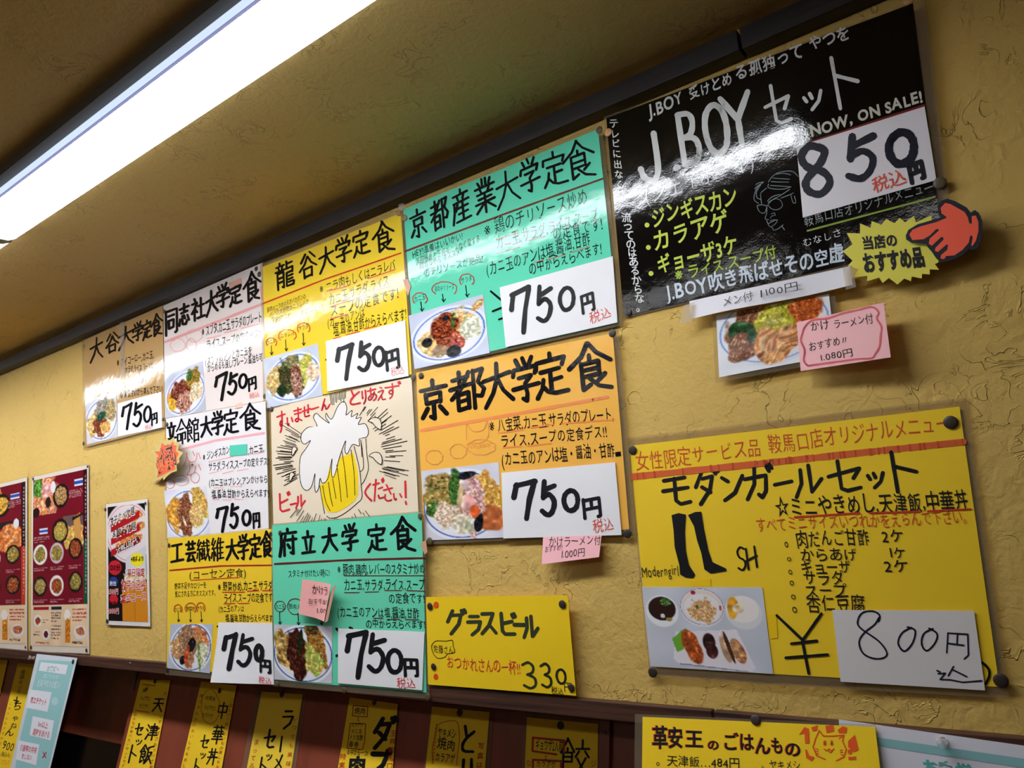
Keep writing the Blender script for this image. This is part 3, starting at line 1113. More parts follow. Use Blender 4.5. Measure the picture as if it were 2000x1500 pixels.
# ------------------------------------------------------------------ burst card with pointing hand
Hk = (1600, 340, 5.0)
sH = Surf(WALL.pt(1770, 480, 0.024), 0, 0, 0, -3)
rH = empty('burst_card', sH.pt(1750, 550))
tag(rH, 'yellow jagged burst card with an orange-red pointing hand beside the black poster', 'sign')


def cutout(name, pts, surf, lift, thick, mat, parent):
    q = [(Hk[0] + x / Hk[2], Hk[1] + y / Hk[2]) for x, y in pts] if max(p[0] for p in pts) < 1700 and parent is rH else pts
    tr = tessellate_polygon([[Vector((p[0], p[1], 0)) for p in q]])
    n = len(q)
    V = [surf.pt(p[0], p[1], lift) for p in q]
    V += [v - surf.n * thick for v in V]
    Fc = [list(t) for t in tr] + [[n + a for a in t][::-1] for t in tr] + [[a, (a + 1) % n, n + (a + 1) % n, n + a] for a in range(n)]
    return mesh_obj(name, V, Fc, mat, parent)


burst = [(230, 755), (325, 685), (268, 575), (400, 580), (398, 480), (500, 525), (515, 460), (605, 495), (655, 438), (735, 480), (785, 428), (840, 470), (925, 408), (945, 470), (1095, 405), (1100, 480), (1170, 600), (1165, 860), (1130, 880), (1170, 935), (1080, 930), (1080, 980), (1005, 975), (1000, 1020), (905, 1000), (895, 1045), (830, 1020), (765, 1078), (680, 1015), (620, 1065), (585, 1010), (465, 1048), (470, 995), (330, 1010), (385, 930), (280, 895), (325, 845)]
cutout('card', burst, sH, 0.0, 0.001, paper((232, 222, 88), False), rH)
i = Ink(sH, 0.0005, Hk)
i.T('当店の', (428, 742), (775, 705), 132, BLK, 0.035, 0.0)
i.T('おすすめ品', (440, 972), (1040, 902), 200, BLK, 0.045, 0.0)
i.build('lettering', rH, False)
outer = [(845, 600), (870, 545), (960, 490), (1200, 420), (1165, 390), (1155, 310), (1190, 260), (1250, 240), (1330, 265), (1440, 325), (1480, 375), (1520, 350), (1560, 380), (1590, 450), (1597, 560), (1580, 640), (1550, 720), (1500, 742), (1460, 730), (1400, 790), (1320, 830), (1230, 855), (1180, 860), (1140, 820), (1100, 760), (1060, 715), (1040, 680), (900, 670), (850, 640)]
inner = [(880, 590), (910, 545), (990, 510), (1140, 470), (1240, 430), (1240, 415), (1195, 385), (1185, 330), (1230, 282), (1280, 292), (1420, 370), (1450, 420), (1465, 480), (1490, 485), (1490, 410), (1530, 405), (1555, 470), (1555, 560), (1530, 650), (1495, 705), (1485, 690), (1500, 620), (1490, 600), (1475, 600), (1460, 670), (1400, 740), (1320, 795), (1240, 800), (1220, 830), (1185, 825), (1190, 790), (1250, 740), (1260, 690), (1240, 690), (1160, 760), (1130, 750), (1135, 720), (1215, 640), (1210, 615), (1190, 615), (1100, 700), (1070, 680), (1080, 630), (1170, 550), (1160, 535), (1140, 540), (1080, 600), (1020, 635), (910, 645)]
hand = cutout('hand_outline', outer, sH, 0.007, 0.001, paper((36, 36, 46), False), rH)
i = Ink(sH, 0.0074, Hk)
i.P(inner, (255, 102, 74))
i.build('hand_fill', rH, False)

# ------------------------------------------------------------------ teal poster, upper
C = (770, 240, 3.26)
qT = [(788, 409), (1168, 252), (1207, 631), (812, 719)]
rT, sT = poster('menu_poster', qT, TEAL, 'teal set-meal poster hanging right under the upper rail, beside the black poster', 2.2, 0.009, 12, (7, 8, 9, 6))
i = Ink(sT, 0.0018, C)
i.G('京', (105, 765), (220, 715), 195, BLK, 15)
i.G('都', (240, 710), (360, 650), 200, BLK, 15)
i.G('産', (375, 670), (500, 610), 220, BLK, 15)
i.G('業', (520, 600), (655, 540), 220, BLK, 16)
i.G('大', (650, 570), (810, 490), 235, BLK, 15)
i.G('学', (805, 475), (940, 420), 225, BLK, 16)
i.G('定', (945, 430), (1115, 380), 225, BLK, 16)
i.G('食', (1080, 400), (1295, 330), 260, BLK, 16)
i.build('heading', rT)
i = Ink(sT, 0.0018, C)
i.L([(72, 818), (700, 580), (1325, 355)], 12, BROWN)
i.T('※鶏のチリソース炒め', (575, 735), (1235, 515), 110, BLK, -0.006)
i.T('カニ玉,サラダ,ライス,スープ', (650, 815), (1300, 620), 95, BLK, -0.006)
i.T('の定食です!', (1010, 755), (1330, 680), 100, BLK, -0.004)
i.T('(カニ玉のアンは塩,醤油,甘酢', (590, 985), (1250, 775), 95, BLK, -0.002)
i.T('の中からえらべます!', (860, 975), (1325, 840), 88, BLK, 0.0)
for a, b in (((655, 740), (790, 700)), ((655, 828), (800, 790)), ((850, 750), (960, 720)), ((890, 888), (950, 872)), ((975, 870), (1090, 838)), ((1120, 825), (1240, 790))):
    i.L([a, b], 6, (196, 130, 110))
i.T('HEY!準備はいいかい?', (118, 868), (440, 748), 60, BLK, -0.004)
i.T('浜田省吾と王将をこよなく愛する', (140, 912), (548, 762), 52, BLK, -0.008)
i.T('川合ちゃん オススメ!', (165, 935), (430, 840), 50, BLK, -0.008)
i.T('のチリソースが絶品!', (190, 985), (568, 890), 60, BLK, -0.008)
i.build('body_text', rT)
i = Ink(sT, 0.0018, C)
for c, rx, ry, t in (((165, 1122), 46, 40, 'カニ玉'), ((322, 1058), 78, 46, '鶏のチリソース'), ((462, 1002), 46, 40, 'サラダ')):
    i.O(c, rx, ry, 7, (190, 86, 76), 0.05, 26, 2.4, 7.0)
    i.T(t, (c[0] - rx * 0.8, c[1] + 22), (c[0] + rx * 0.8, c[1] + 2), 40, BLK, -0.01)
for a, b in (((170, 1140), (178, 1200)), ((308, 1090), (315, 1140)), ((455, 1035), (465, 1108))):
    i.L([a, b], 6, BLK)
    i.L([(b[0] - 12, b[1] - 18), b, (b[0] + 12, b[1] - 20)], 5, BLK)
i.L([(615, 1072), (690, 1135)], 13, BLK); i.L([(628, 1200), (690, 1175)], 13, BLK); i.L([(668, 1252), (695, 1242)], 13, BLK); i.L([(750, 1390), (756, 1418), (730, 1424)], 8, BLK)
i.build('dish_callouts', rT)
q = ctr([(92, 1228), (565, 1092), (610, 1465), (128, 1568)], C)
r = dish(84, 84, 21, (206, 214, 236), (0.5, 0.52, 0.47, 0.42, -0.25), [
    F(0.26, 0.62, 0.16, 0.2, EGG, sc=9), F(0.68, 0.42, 0.2, 0.24, SALAD, sc=12, strand=1.0), F(0.78, 0.5, 0.12, 0.16, CABB, sc=12), F(0.9, 0.16, 0.05, 0.1, SALAD, rot=0.6, sc=12),
    F(0.46, 0.38, 0.17, 0.2, MEAT, sc=14), F(0.46, 0.62, 0.14, 0.22, MEAT, rot=-0.3, sc=14), F(0.6, 0.68, 0.08, 0.12, [(160, 40, 30), (226, 130, 110), (120, 24, 20)], sc=14),
    F(0.36, 0.78, 0.1, 0.1, [(180, 160, 110), (190, 130, 130), (90, 130, 50)], sc=9, strand=0.8), F(0.57, 0.3, 0.02, 0.12, GREEN, rot=0.15, sc=8), F(0.2, 0.58, 0.06, 0.07, DARK, sc=8), F(0.53, 0.82, 0.08, 0.09, DARK, sc=8), F(0.48, 0.23, 0.04, 0.05, DARK, sc=8)], (74, 120, 214), 0.03)
r.build('food_photo', q, sT, 0.0022, rT)
pc = card(rT, ctr([(672, 1048), (1390, 848), (1420, 1270), (712, 1428)], C), sT, 0.0038)
i = Ink(sT, 0.0042, C)
i.G('7', (755, 1355), (900, 1310), 285, BLK, 31)
i.G('5', (900, 1290), (1030, 1245), 235, BLK, 29)
i.G('0', (1045, 1215), (1165, 1175), 150, BLK, 27)
i.G('円', (1190, 1220), (1285, 1190), 125, BLK, 19)
i.T('税込', (1245, 1285), (1385, 1240), 80, ORED, 0.0)
i.build('price_lettering', pc, False)

# ------------------------------------------------------------------ yellow poster, upper
E_ = (500, 400, 3.948)
qY = [(513, 521), (784, 416), (804, 731), (520, 796)]
rY, sY = poster('menu_poster', qY, YEL, 'yellow set-meal poster hanging under the upper rail, left of the teal one', 1.9, 0.0055, 17, (5, 8, 4, 5))
i = Ink(sY, 0.0018, E_)
i.G('龍', (155, 675), (300, 620), 215, BLK, 17)
i.G('谷', (335, 590), (475, 535), 200, BLK, 17)
i.G('大', (485, 545), (615, 480), 200, BLK, 17)
i.G('学', (615, 470), (745, 420), 200, BLK, 18)
i.G('定', (745, 420), (885, 370), 200, BLK, 18)
i.G('食', (900, 405), (1080, 345), 250, BLK, 18)
i.build('heading', rY)
i = Ink(sY, 0.0018, E_)
i.L([(52, 762), (540, 570), (1120, 372)], 11, (214, 60, 40))
i.T('※ニラ肉もしくはニラレバ', (490, 700), (1080, 500), 90, BLK, -0.004)
i.T('カニ玉,サラダ,ライス', (560, 785), (1030, 625), 95, BLK, -0.004)
i.T('スープの定食です!', (570, 870), (1105, 725), 105, BLK, -0.002)
i.T('(カニ玉のアンは', (550, 950), (840, 870), 85, BLK, -0.002)
i.T('塩,醤油,甘酢からえらべます!', (595, 1020), (1165, 890), 105, BLK, 0.0)
for a, b in (((560, 660), (700, 628)), ((865, 568), (1075, 500)), ((570, 785), (695, 745)), ((730, 735), (850, 690)), ((885, 675), (1030, 628)), ((575, 880), (695, 845)), ((595, 1032), (650, 1018)), ((690, 1002), (800, 978)), ((835, 958), (930, 935))):
    i.L([a, b], 7, (224, 80, 60))
i.T('豚肉のニラ肉の天才バカボンの', (85, 838), (385, 725), 46, BLK, -0.008)
i.T('パパの大好物のニラレバか', (105, 870), (410, 765), 46, BLK, -0.008)
i.T('選択がむずかしい…あなたはどっち!', (120, 918), (530, 800), 48, BLK, -0.008)
for c, rx, ry, t in (((120, 1062), 40, 36, 'カニ玉'), ((243, 1010), 68, 46, 'ニラレバ'), ((367, 952), 48, 42, 'サラダ')):
    i.O(c, rx, ry, 7, (224, 80, 50), 0.05, 26, 2.4, 7.0)
    i.T(t, (c[0] - rx * 0.8, c[1] + 20), (c[0] + rx * 0.8, c[1]), 38, BLK, -0.01)
for a, b in (((118, 1085), (122, 1158)), ((228, 1040), (235, 1128)), ((362, 990), (367, 1085))):
    i.L([a, b], 5, BLK)
    i.L([(b[0] - 11, b[1] - 20), b, (b[0] + 11, b[1] - 22)], 5, BLK)
i.L([(538, 1195), (560, 1190)], 13, BLK)
i.build('body_text', rY)
q = ctr([(58, 1190), (475, 1068), (512, 1470), (85, 1570)], E_)
r = dish(76, 76, 31, (208, 216, 234), (0.52, 0.52, 0.45, 0.42, -0.2), [
    F(0.24, 0.5, 0.16, 0.25, [(226, 196, 130), (210, 170, 100), (238, 220, 170)], sc=9), F(0.72, 0.42, 0.1, 0.3, [(206, 206, 110), (176, 190, 80), (232, 190, 100)], rot=0.2, sc=10, strand=0.4), F(0.85, 0.5, 0.1, 0.16, [(236, 196, 160), (240, 214, 190)], sc=10),
    F(0.46, 0.5, 0.16, 0.32, [(30, 56, 26), (62, 96, 44), (110, 60, 46), (24, 40, 22)], rot=-0.3, sc=14, strand=0.7), F(0.56, 0.6, 0.08, 0.28, [(96, 44, 34), (150, 92, 72), (206, 170, 150), (70, 30, 26)], sc=12), F(0.3, 0.72, 0.07, 0.12, [(24, 34, 26), (50, 74, 40)], sc=10), F(0.5, 0.2, 0.12, 0.1, [(60, 90, 40), (190, 160, 120)], sc=16, strand=1.3)], (78, 122, 216), 0.03)
r.build('food_photo', q, sY, 0.0022, rY)
pc = card(rY, ctr([(535, 1052), (1150, 890), (1175, 1320), (550, 1440)], E_), sY, 0.0044)
i = Ink(sY, 0.0048, E_)
i.G('7', (625, 1360), (770, 1330), 275, BLK, 36)
i.G('5', (780, 1300), (905, 1270), 232, BLK, 33)
i.G('0', (895, 1255), (1005, 1230), 150, BLK, 30)
i.G('円', (1000, 1290), (1115, 1255), 165, BLK, 24)
i.T('税込', (1040, 1330), (1145, 1300), 70, (232, 120, 96), -0.008)
i.build('price_lettering', pc, False)

# ------------------------------------------------------------------ orange poster
Dk = (780, 630, 3.06)
qO = [(813, 728), (1197, 651), (1229, 1034), (829, 1055)]
rO, sO = poster('menu_poster', qO, (250, 188, 84), 'orange set-meal poster with a very heavy black heading', 0.3, 0.0075, 23, (6, 3, 12, 9))
i = Ink(sO, 0.0018, Dk)
i.G('京', (125, 610), (305, 575), 255, BLK, 27)
i.G('都', (310, 555), (525, 500), 250, BLK, 26)
i.G('大', (500, 530), (690, 470), 270, BLK, 27)
i.G('学', (675, 490), (850, 455), 270, BLK, 27)
i.G('定', (810, 470), (1025, 420), 270, BLK, 27)
i.G('食', (1025, 445), (1285, 395), 300, BLK, 28)
i.build('heading', rO)
i = Ink(sO, 0.0018, Dk)
i.L([(132, 645), (700, 545), (1245, 445)], 20, (248, 150, 90))
i.T('※八宝菜,カニ玉,サラダのプレート,', (540, 660), (1285, 590), 88, BLK, 0.004)
i.T('ライス,スープの定食デス!!', (605, 755), (1245, 690), 88, BLK, 0.004)
i.T('(カニ玉のアンは塩・醤油・甘酢', (612, 865), (1290, 805), 92, BLK, 0.004)
i.P([(1288, 775), (1322, 770), (1325, 798), (1292, 802)], BLK)
for a, b in (((590, 660), (740, 642)), ((785, 628), (918, 608)), ((970, 604), (1285, 580)), ((620, 748), (730, 738)), ((765, 738), (905, 722))):
    i.L([a, b], 9, (250, 150, 80))
for c, rx, ry in (((210, 805), 46, 40), ((352, 770), 46, 40), ((490, 745), 78, 42)):
    i.O(c, rx, ry, 5, (244, 156, 88), 0.05, 26, 0, 6.28, 8)
i.L([(400, 700), (402, 610), (440, 650), (500, 640), (525, 590), (530, 680), (480, 720), (420, 715)], 5, (244, 156, 88), True)
i.T('Wahoo!!', (420, 765), (560, 745), 46, (244, 150, 84), -0.01)
i.build('body_text', rO)
q = ctr([(132, 888), (592, 835), (622, 1285), (158, 1302)], Dk)
r = dish(90, 88, 41, (222, 222, 236), (0.5, 0.53, 0.49, 0.44, -0.12), [
    F(0.82, 0.5, 0.2, 0.32, [(230, 170, 70), (240, 196, 90), (206, 130, 60), (246, 214, 130)], sc=12), F(0.85, 0.72, 0.16, 0.16, [(206, 120, 70), (190, 100, 56)], sc=6), F(0.6, 0.5, 0.16, 0.38, [(206, 150, 120), (236, 206, 190), (214, 150, 170), (170, 120, 80)], sc=14),
    F(0.26, 0.36, 0.24, 0.24, [(64, 100, 44), (214, 140, 80), (120, 150, 80), (232, 150, 90), (46, 76, 36)], sc=11), F(0.42, 0.32, 0.08, 0.24, GREEN, sc=8), F(0.13, 0.56, 0.09, 0.1, GREEN, sc=8), F(0.3, 0.66, 0.14, 0.16, [(240, 236, 230), (214, 160, 110), (248, 244, 240)], sc=16, strand=1.1),
    F(0.57, 0.5, 0.08, 0.1, [(240, 190, 180), (236, 160, 160)], sc=5, rag=0.2), F(0.54, 0.24, 0.06, 0.07, [(244, 226, 224), (230, 200, 200)], sc=5, rag=0.2), F(0.48, 0.4, 0.03, 0.14, [(236, 206, 160), (226, 186, 130)], rot=0.15, sc=5, rag=0.2), F(0.48, 0.77, 0.1, 0.12, [(240, 232, 214), (220, 200, 160)], sc=9), F(0.6, 0.8, 0.09, 0.08, CABB, sc=9),
    F(0.58, 0.13, 0.1, 0.05, DARK, rot=-0.15, sc=8), F(0.7, 0.78, 0.05, 0.11, DARK, rot=0.3, sc=8), F(0.65, 0.62, 0.05, 0.07, [(214, 70, 40), (230, 110, 50)], sc=6)], (92, 104, 190), 0.028)
r.build('food_photo', q, sO, 0.0022, rO)
pc = card(rO, ctr([(610, 898), (1288, 835), (1328, 1270), (622, 1290)], Dk), sO, 0.0044)
i = Ink(sO, 0.0048, Dk)
i.G('7', (685, 1180), (840, 1165), 235, BLK, 33)
i.G('5', (840, 1165), (955, 1155), 215, BLK, 31)
i.G('0', (970, 1135), (1085, 1120), 130, BLK, 31)
i.G('円', (1095, 1180), (1215, 1160), 130, BLK, 21)
i.T('税込', (1158, 1262), (1285, 1245), 86, ORED, 0.0)
i.build('price_lettering', pc, False)
qP = [(1061, 1049), (1175, 1045), (1170, 1088), (1058, 1102)]
sP = Surf(WALL.pt(1115, 1050, 0.014), -14, 0.0005, 3)
rP = empty('pink_note', sP.pt(1115, 1095))
tag(rP, 'small pink slip with 1000 yen price sticking out below the orange poster', 'note')
sheet('paper', qP, sP, 0, paper((246, 184, 190), False), rP, 0.0005, 8, 4)
i = Ink(sP, 0.0004, Dk)
i.T('かけラーメン付', (890, 1345), (1205, 1330), 66, BLK, -0.004)
i.T('おすすめ!!', (868, 1375), (975, 1362), 40, BLK, -0.006)
i.T('1.000円', (960, 1415), (1110, 1395), 56, BLK, -0.006)
i.build('lettering', rP, False)

# ------------------------------------------------------------------ beer drawing
Fk = (500, 720, 4.411)
qB = [(529, 794), (804, 737), (817, 1001), (534, 1025)]
rB, sB = poster('beer_poster', qB, (238, 222, 196), 'cream poster with a hand-drawn overflowing beer mug and red lettering', 0.3, 0.003, 29, (4, 3, 6, 6), True, WALL, 0.0005)
i = Ink(sB, 0.0018, Fk)
RD = (222, 52, 62)
i.G('す', (185, 560), (260, 540), 190, RD, 15); i.G('い', (265, 510), (325, 495), 110, RD, 14); i.G('ま', (325, 470), (405, 455), 130, RD, 14); i.G('せ', (400, 430), (475, 410), 110, RD, 14); i.G('ー', (475, 390), (545, 370), 80, RD, 14); i.G('ん', (560, 365), (640, 345), 100, RD, 14)
i.G('と', (790, 325), (910, 300), 140, RD, 17); i.G('り', (905, 310), (960, 300), 120, RD, 16); i.G('あ', (955, 290), (1050, 270), 120, RD, 14); i.G('え', (1045, 280), (1120, 270), 120, RD, 13); i.G('ず', (1110, 265), (1255, 250), 140, RD, 14)
i.G('ビ', (190, 1255), (300, 1235), 180, RD, 18); i.G('ー', (295, 1200), (350, 1190), 60, RD, 16); i.G('ル', (340, 1210), (430, 1190), 120, RD, 16)
i.G('く', (925, 1155), (1010, 1145), 160, RD, 16); i.G('だ', (1010, 1150), (1110, 1135), 200, RD, 15); i.G('さ', (1095, 1150), (1185, 1140), 150, RD, 14); i.G('い', (1175, 1150), (1265, 1140), 90, RD, 14); i.G('!', (1255, 1185), (1330, 1180), 215, RD, 18)
i.build('lettering', rB)
i = Ink(sB, 0.0018, Fk)
foam = [(385, 760), (375, 880), (385, 980), (410, 1035), (445, 1048), (480, 1010), (508, 905), (505, 1000), (515, 1065), (540, 1030), (552, 945), (570, 985), (600, 975), (625, 930), (645, 820), (655, 780), (650, 900), (665, 940), (690, 880), (720, 760), (770, 622), (765, 700), (785, 735), (830, 655), (890, 665), (890, 605), (950, 590), (968, 540), (940, 475), (880, 480), (905, 420), (860, 430), (875, 385), (820, 415), (825, 360), (775, 400), (780, 340), (765, 290), (735, 290), (700, 330), (655, 430), (625, 420), (605, 385), (600, 420), (630, 470), (560, 420), (520, 385), (495, 420), (525, 498), (450, 505), (395, 560), (390, 620), (420, 650), (470, 620), (430, 690)]
i.P(foam, (240, 236, 234))
beer = [(552, 1000), (600, 985), (640, 830), (660, 940), (690, 880), (725, 765), (840, 725), (880, 900), (880, 1080), (850, 1140), (770, 1200), (690, 1240), (620, 1235), (575, 1160)]
i.P(beer, (248, 214, 40))
for a, b, w in (((745, 780), (765, 1190), 8), ((690, 900), (735, 1180), 8)):
    pass
i.L(foam + [foam[0]], 6, BLK, True)
for pts in ([(550, 1010), (570, 1130), (592, 1250)], [(575, 1010), (600, 1140), (640, 1225)], [(625, 980), (640, 1090), (662, 1185)], [(660, 950), (690, 1120)], [(695, 830), (720, 1000), (735, 1145)], [(740, 715), (765, 880), (788, 1110)], [(818, 700), (845, 900), (852, 1090)], [(845, 670), (890, 860), (905, 1000), (912, 1110), (870, 1160), (780, 1235), (700, 1280), (640, 1288), (610, 1270)], [(945, 605), (955, 740), (968, 860), (935, 960), (905, 1000)], [(900, 615), (915, 700), (925, 850), (895, 888)], [(905, 640), (912, 760)]):
    i.L(pts, 6, BLK, True)
rr = random.Random(5)
for (x0, y0, x1, y1, n, dx, dy) in ((635, 215, 785, 185, 11, 12, 100), (205, 660, 350, 645, 0, 0, 0)):
    for k in range(n):
        t = k / n
        i.L([(x0 + (x1 - x0) * t, y0 + (y1 - y0) * t + rr.uniform(-8, 8)), (x0 + (x1 - x0) * t + dx * (1 - t * 1.6), y0 + (y1 - y0) * t + dy * rr.uniform(0.6, 1.05))], 5, BLK)
for (cx, cy, a0, a1, r0, r1, n) in ((680, 760, -60, 6, 430, 590, 26), (680, 760, 10, 21, 420, 600, 7), (680, 760, 150, 216, 350, 500, 30), (660, 830, 52, 132, 470, 560, 34)):
    for k in range(n):
        a = math.radians(a0 + (a1 - a0) * (k + rr.uniform(-0.4, 0.4)) / n)
        ra, rb = r0 * rr.uniform(0.94, 1.1), r1 * rr.uniform(0.84, 1.08)
        if a < 0:
            rb = min(rb, (760 - 322 - 30 * rr.uniform(0, 1)) / max(0.01, -math.sin(a)))
        if rb > ra + 20:
            i.L([(cx + ra * math.cos(a), cy + ra * math.sin(a)), (cx + rb * math.cos(a), cy + rb * math.sin(a))], 5, BLK)
for c, a in (((1030, 470), 0.5), ((1035, 770), 0.7), ((330, 710), -0.6), ((308, 930), -0.3)):
    d = 1 if a > 0 else 0.75
    pts = [(-62, -18), (-20, -48), (30, -40), (50, 10), (42, 55), (0, 30), (-30, -5), (-62, -18)]
    if a < 0:
        pts = [(-0.55 * x, y) for x, y in pts]
    i.P([(c[0] + x * d, c[1] + y * d) for x, y in pts[:-1]], (238, 224, 202))
    i.L([(c[0] + x * d, c[1] + y * d) for x, y in pts], 6, BLK, True)
i.build('mug_drawing', rB)

# ------------------------------------------------------------------ teal poster, lower
Gk = (510, 990, 4.053)
qF = [(532, 1026), (823, 1001), (833, 1353), (535, 1328)]
rF, sF = poster('menu_poster', qF, (108, 218, 180), 'teal set-meal poster reaching down over the lower rail, with a curled pink slip', 0.0, 0.016, 35, (3, 3, 6, 12))
i = Ink(sF, 0.0018, Gk)
i.G('府', (145, 400), (290, 385), 225, BLK, 24); i.G('立', (325, 385), (430, 375), 190, BLK, 22); i.G('大', (480, 370), (610, 355), 205, BLK, 23); i.G('学', (640, 360), (775, 345), 220, BLK, 24); i.G('定', (840, 365), (1000, 352), 225, BLK, 22); i.G('食', (1025, 365), (1230, 350), 280, BLK, 25)
i.build('heading', rF)
i = Ink(sF, 0.0018, Gk)
DR = (104, 40, 40)
i.L([(108, 452), (700, 420), (1295, 405)], 16, DR)
i.T('※豚肉,鶏肉,レバーのスタミナ炒め', (605, 540), (1295, 535), 92, BLK, 0.004)
i.T('カニ玉,サラダ,ライス,スープ', (658, 668), (1295, 660), 98, BLK, 0.002)
i.T('の定食です!', (1008, 765), (1295, 770), 90, BLK, 0.002)
i.T('(カニ玉のアンは塩,醤油,甘酢', (605, 875), (1250, 890), 92, BLK, 0.002)
i.T('の中からえらべます!', (830, 960), (1300, 970), 76, BLK, 0.004)
for a, b in (((658, 545), (1290, 545)), ((662, 678), (780, 678)), ((825, 675), (930, 672)), ((980, 662), (1110, 662)), ((1150, 662), (1290, 668)), ((890, 880), (965, 885)), ((1000, 890), (1095, 892)), ((1140, 892), (1245, 895))):
    i.L([a, b], 7, DR)
i.T('スタミナ付けたい時に!', (215, 560), (545, 550), 62, BLK, -0.002)
for c, rx, ry, t in (((150, 788), 42, 42, 'カニ玉'), ((270, 788), 62, 62, '豚肉,鶏'), ((475, 800), 40, 40, '')):
    i.O(c, rx, ry, 6, DR, 0.04, 26)
    if t: i.T(t, (c[0] - rx * 0.85, c[1] + 22), (c[0] + rx * 0.85, c[1] + 22), 42, BLK, -0.006)
for a, b in (((145, 830), (148, 930)), ((292, 840), (295, 935)), ((478, 850), (480, 935))):
    i.L([a, b], 6, BLK)
    i.L([(b[0] - 12, b[1] - 20), b, (b[0] + 12, b[1] - 20)], 6, BLK)
for a, b in (((600, 965), (625, 985)), ((705, 955), (722, 965)), ((600, 1178), (625, 1172))):
    i.L([a, b], 22, BLK)
i.build('body_text', rF)
q = ctr([(100, 932), (565, 945), (562, 1398), (102, 1366)], Gk)
r = dish(84, 80, 51, (206, 204, 214), (0.5, 0.52, 0.49, 0.47, 0.05), [
    F(0.2, 0.45, 0.16, 0.3, [(206, 156, 86), (226, 190, 120), (176, 120, 60), (84, 110, 50)], rot=-0.3, sc=10), F(0.42, 0.52, 0.16, 0.38, [(46, 18, 16), (90, 34, 24), (30, 14, 14), (120, 60, 40)], rot=-0.15, sc=14, strand=0.5), F(0.72, 0.34, 0.13, 0.34, [(206, 120, 40), (170, 150, 70), (120, 60, 30), (226, 160, 80)], rot=-0.4, sc=12), F(0.68, 0.62, 0.14, 0.26, [(150, 180, 70), (200, 210, 110), (210, 140, 60)], rot=-0.35, sc=12), F(0.64, 0.06, 0.1, 0.1, [(60, 40, 26), (110, 90, 40)], sc=12), F(0.45, 0.3, 0.03, 0.2, [(30, 60, 30), (20, 40, 24)], rot=0.1, sc=8)], (58, 84, 176), 0.028)
r.build('food_photo', q, sF, 0.0022, rF)
pc = card(rF, ctr([(612, 962), (1290, 990), (1275, 1452), (610, 1395)], Gk), sF, 0.0044)
i = Ink(sF, 0.0048, Gk)
i.G('7', (680, 1350), (865, 1345), 370, BLK, 42); i.G('5', (830, 1315), (1005, 1315), 310, BLK, 38); i.G('0', (985, 1315), (1135, 1320), 190, BLK, 38); i.G('円', (1125, 1340), (1255, 1350), 150, BLK, 26)
i.T('税込', (1075, 1440), (1225, 1445), 92, RED, 0.0)
i.build('price_lettering', pc, False)
sC = Surf(sF.pt(612, 1165, 0.012), -3, 0, 0)


def slip_curl(u, v):
    return 0.034 * max(0.0, u - 0.55) ** 1.4 + 0.004 * (1 - v)


qC = [(593, 1131), (656, 1141), (640, 1213), (583, 1199)]
rC = empty('pink_note', sC.pt(612, 1205))
tag(rC, 'pink slip curling outward, stuck on the lower teal poster', 'note')
sheet('paper', qC, sC, 0, paper((246, 176, 172), False), rC, 0.0006, 12, 6, None, lambda u, v: slip_curl(u, v))
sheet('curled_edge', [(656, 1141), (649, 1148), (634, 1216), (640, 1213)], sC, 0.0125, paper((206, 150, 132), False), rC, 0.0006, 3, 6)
i = Ink(sC, 0.0046, Gk, lambda p: slip_curl(min(1, max(0, (p[0] - 588) / 60)), 1))
i.T('かけラ', (400, 690), (555, 700), 76, BLK, 0.0)
i.T('おすすめ!', (370, 770), (540, 775), 50, BLK, 0.0)
i.T('1.00', (430, 840), (535, 845), 50, BLK, 0.0)
i.build('lettering', rC, False)

# ------------------------------------------------------------------ small yellow beer price poster
Hb = (820, 1120, 3.948)
qG = [(832, 1166), (1109, 1163), (1125, 1359), (836, 1337)]
rG, sG = poster('price_poster', qG, (252, 212, 30), 'small matte yellow poster with a 330 yen price, standing on the lower rail', 0.0, 0.017, 41, None, False)
i = Ink(sG, 0.0018, Hb)
DG = (54, 62, 44)
i.G('グ', (205, 470), (360, 470), 190, DG, 28); i.G('ラ', (365, 480), (485, 485), 165, DG, 27); i.G('ス', (470, 475), (595, 475), 190, DG, 27); i.G('ビ', (615, 480), (750, 490), 185, DG, 28); i.G('ー', (725, 440), (815, 445), 90, DG, 30); i.G('ル', (795, 505), (925, 510), 190, DG, 28)
i.build('heading', rG, False)
i = Ink(sG, 0.0018, Hb)
i.G('3', (785, 885), (920, 895), 215, DG, 20); i.G('3', (930, 880), (1035, 885), 195, DG, 20); i.G('0', (1045, 850), (1140, 860), 120, DG, 18); i.T('円', (1110, 910), (1180, 915), 80, DG)
i.T('税込', (1015, 930), (1110, 938), 60, BLK)
i.T('おつかれさんの一杯!!', (205, 740), (780, 785), 110, RED, 0.0)
i.T('佐藤さん', (105, 615), (258, 625), 66, BLK, -0.004)
i.L([(100, 540), (130, 520), (200, 522), (248, 516), (255, 560), (265, 610), (215, 620), (190, 645), (140, 655), (105, 620), (90, 570), (100, 540)], 5, BLK, True)
i.O((125, 243), 20, 26, 0, (232, 84, 24)); i.O((122, 797), 18, 24, 0, (232, 84, 24))
i.build('body_text', rG, False)

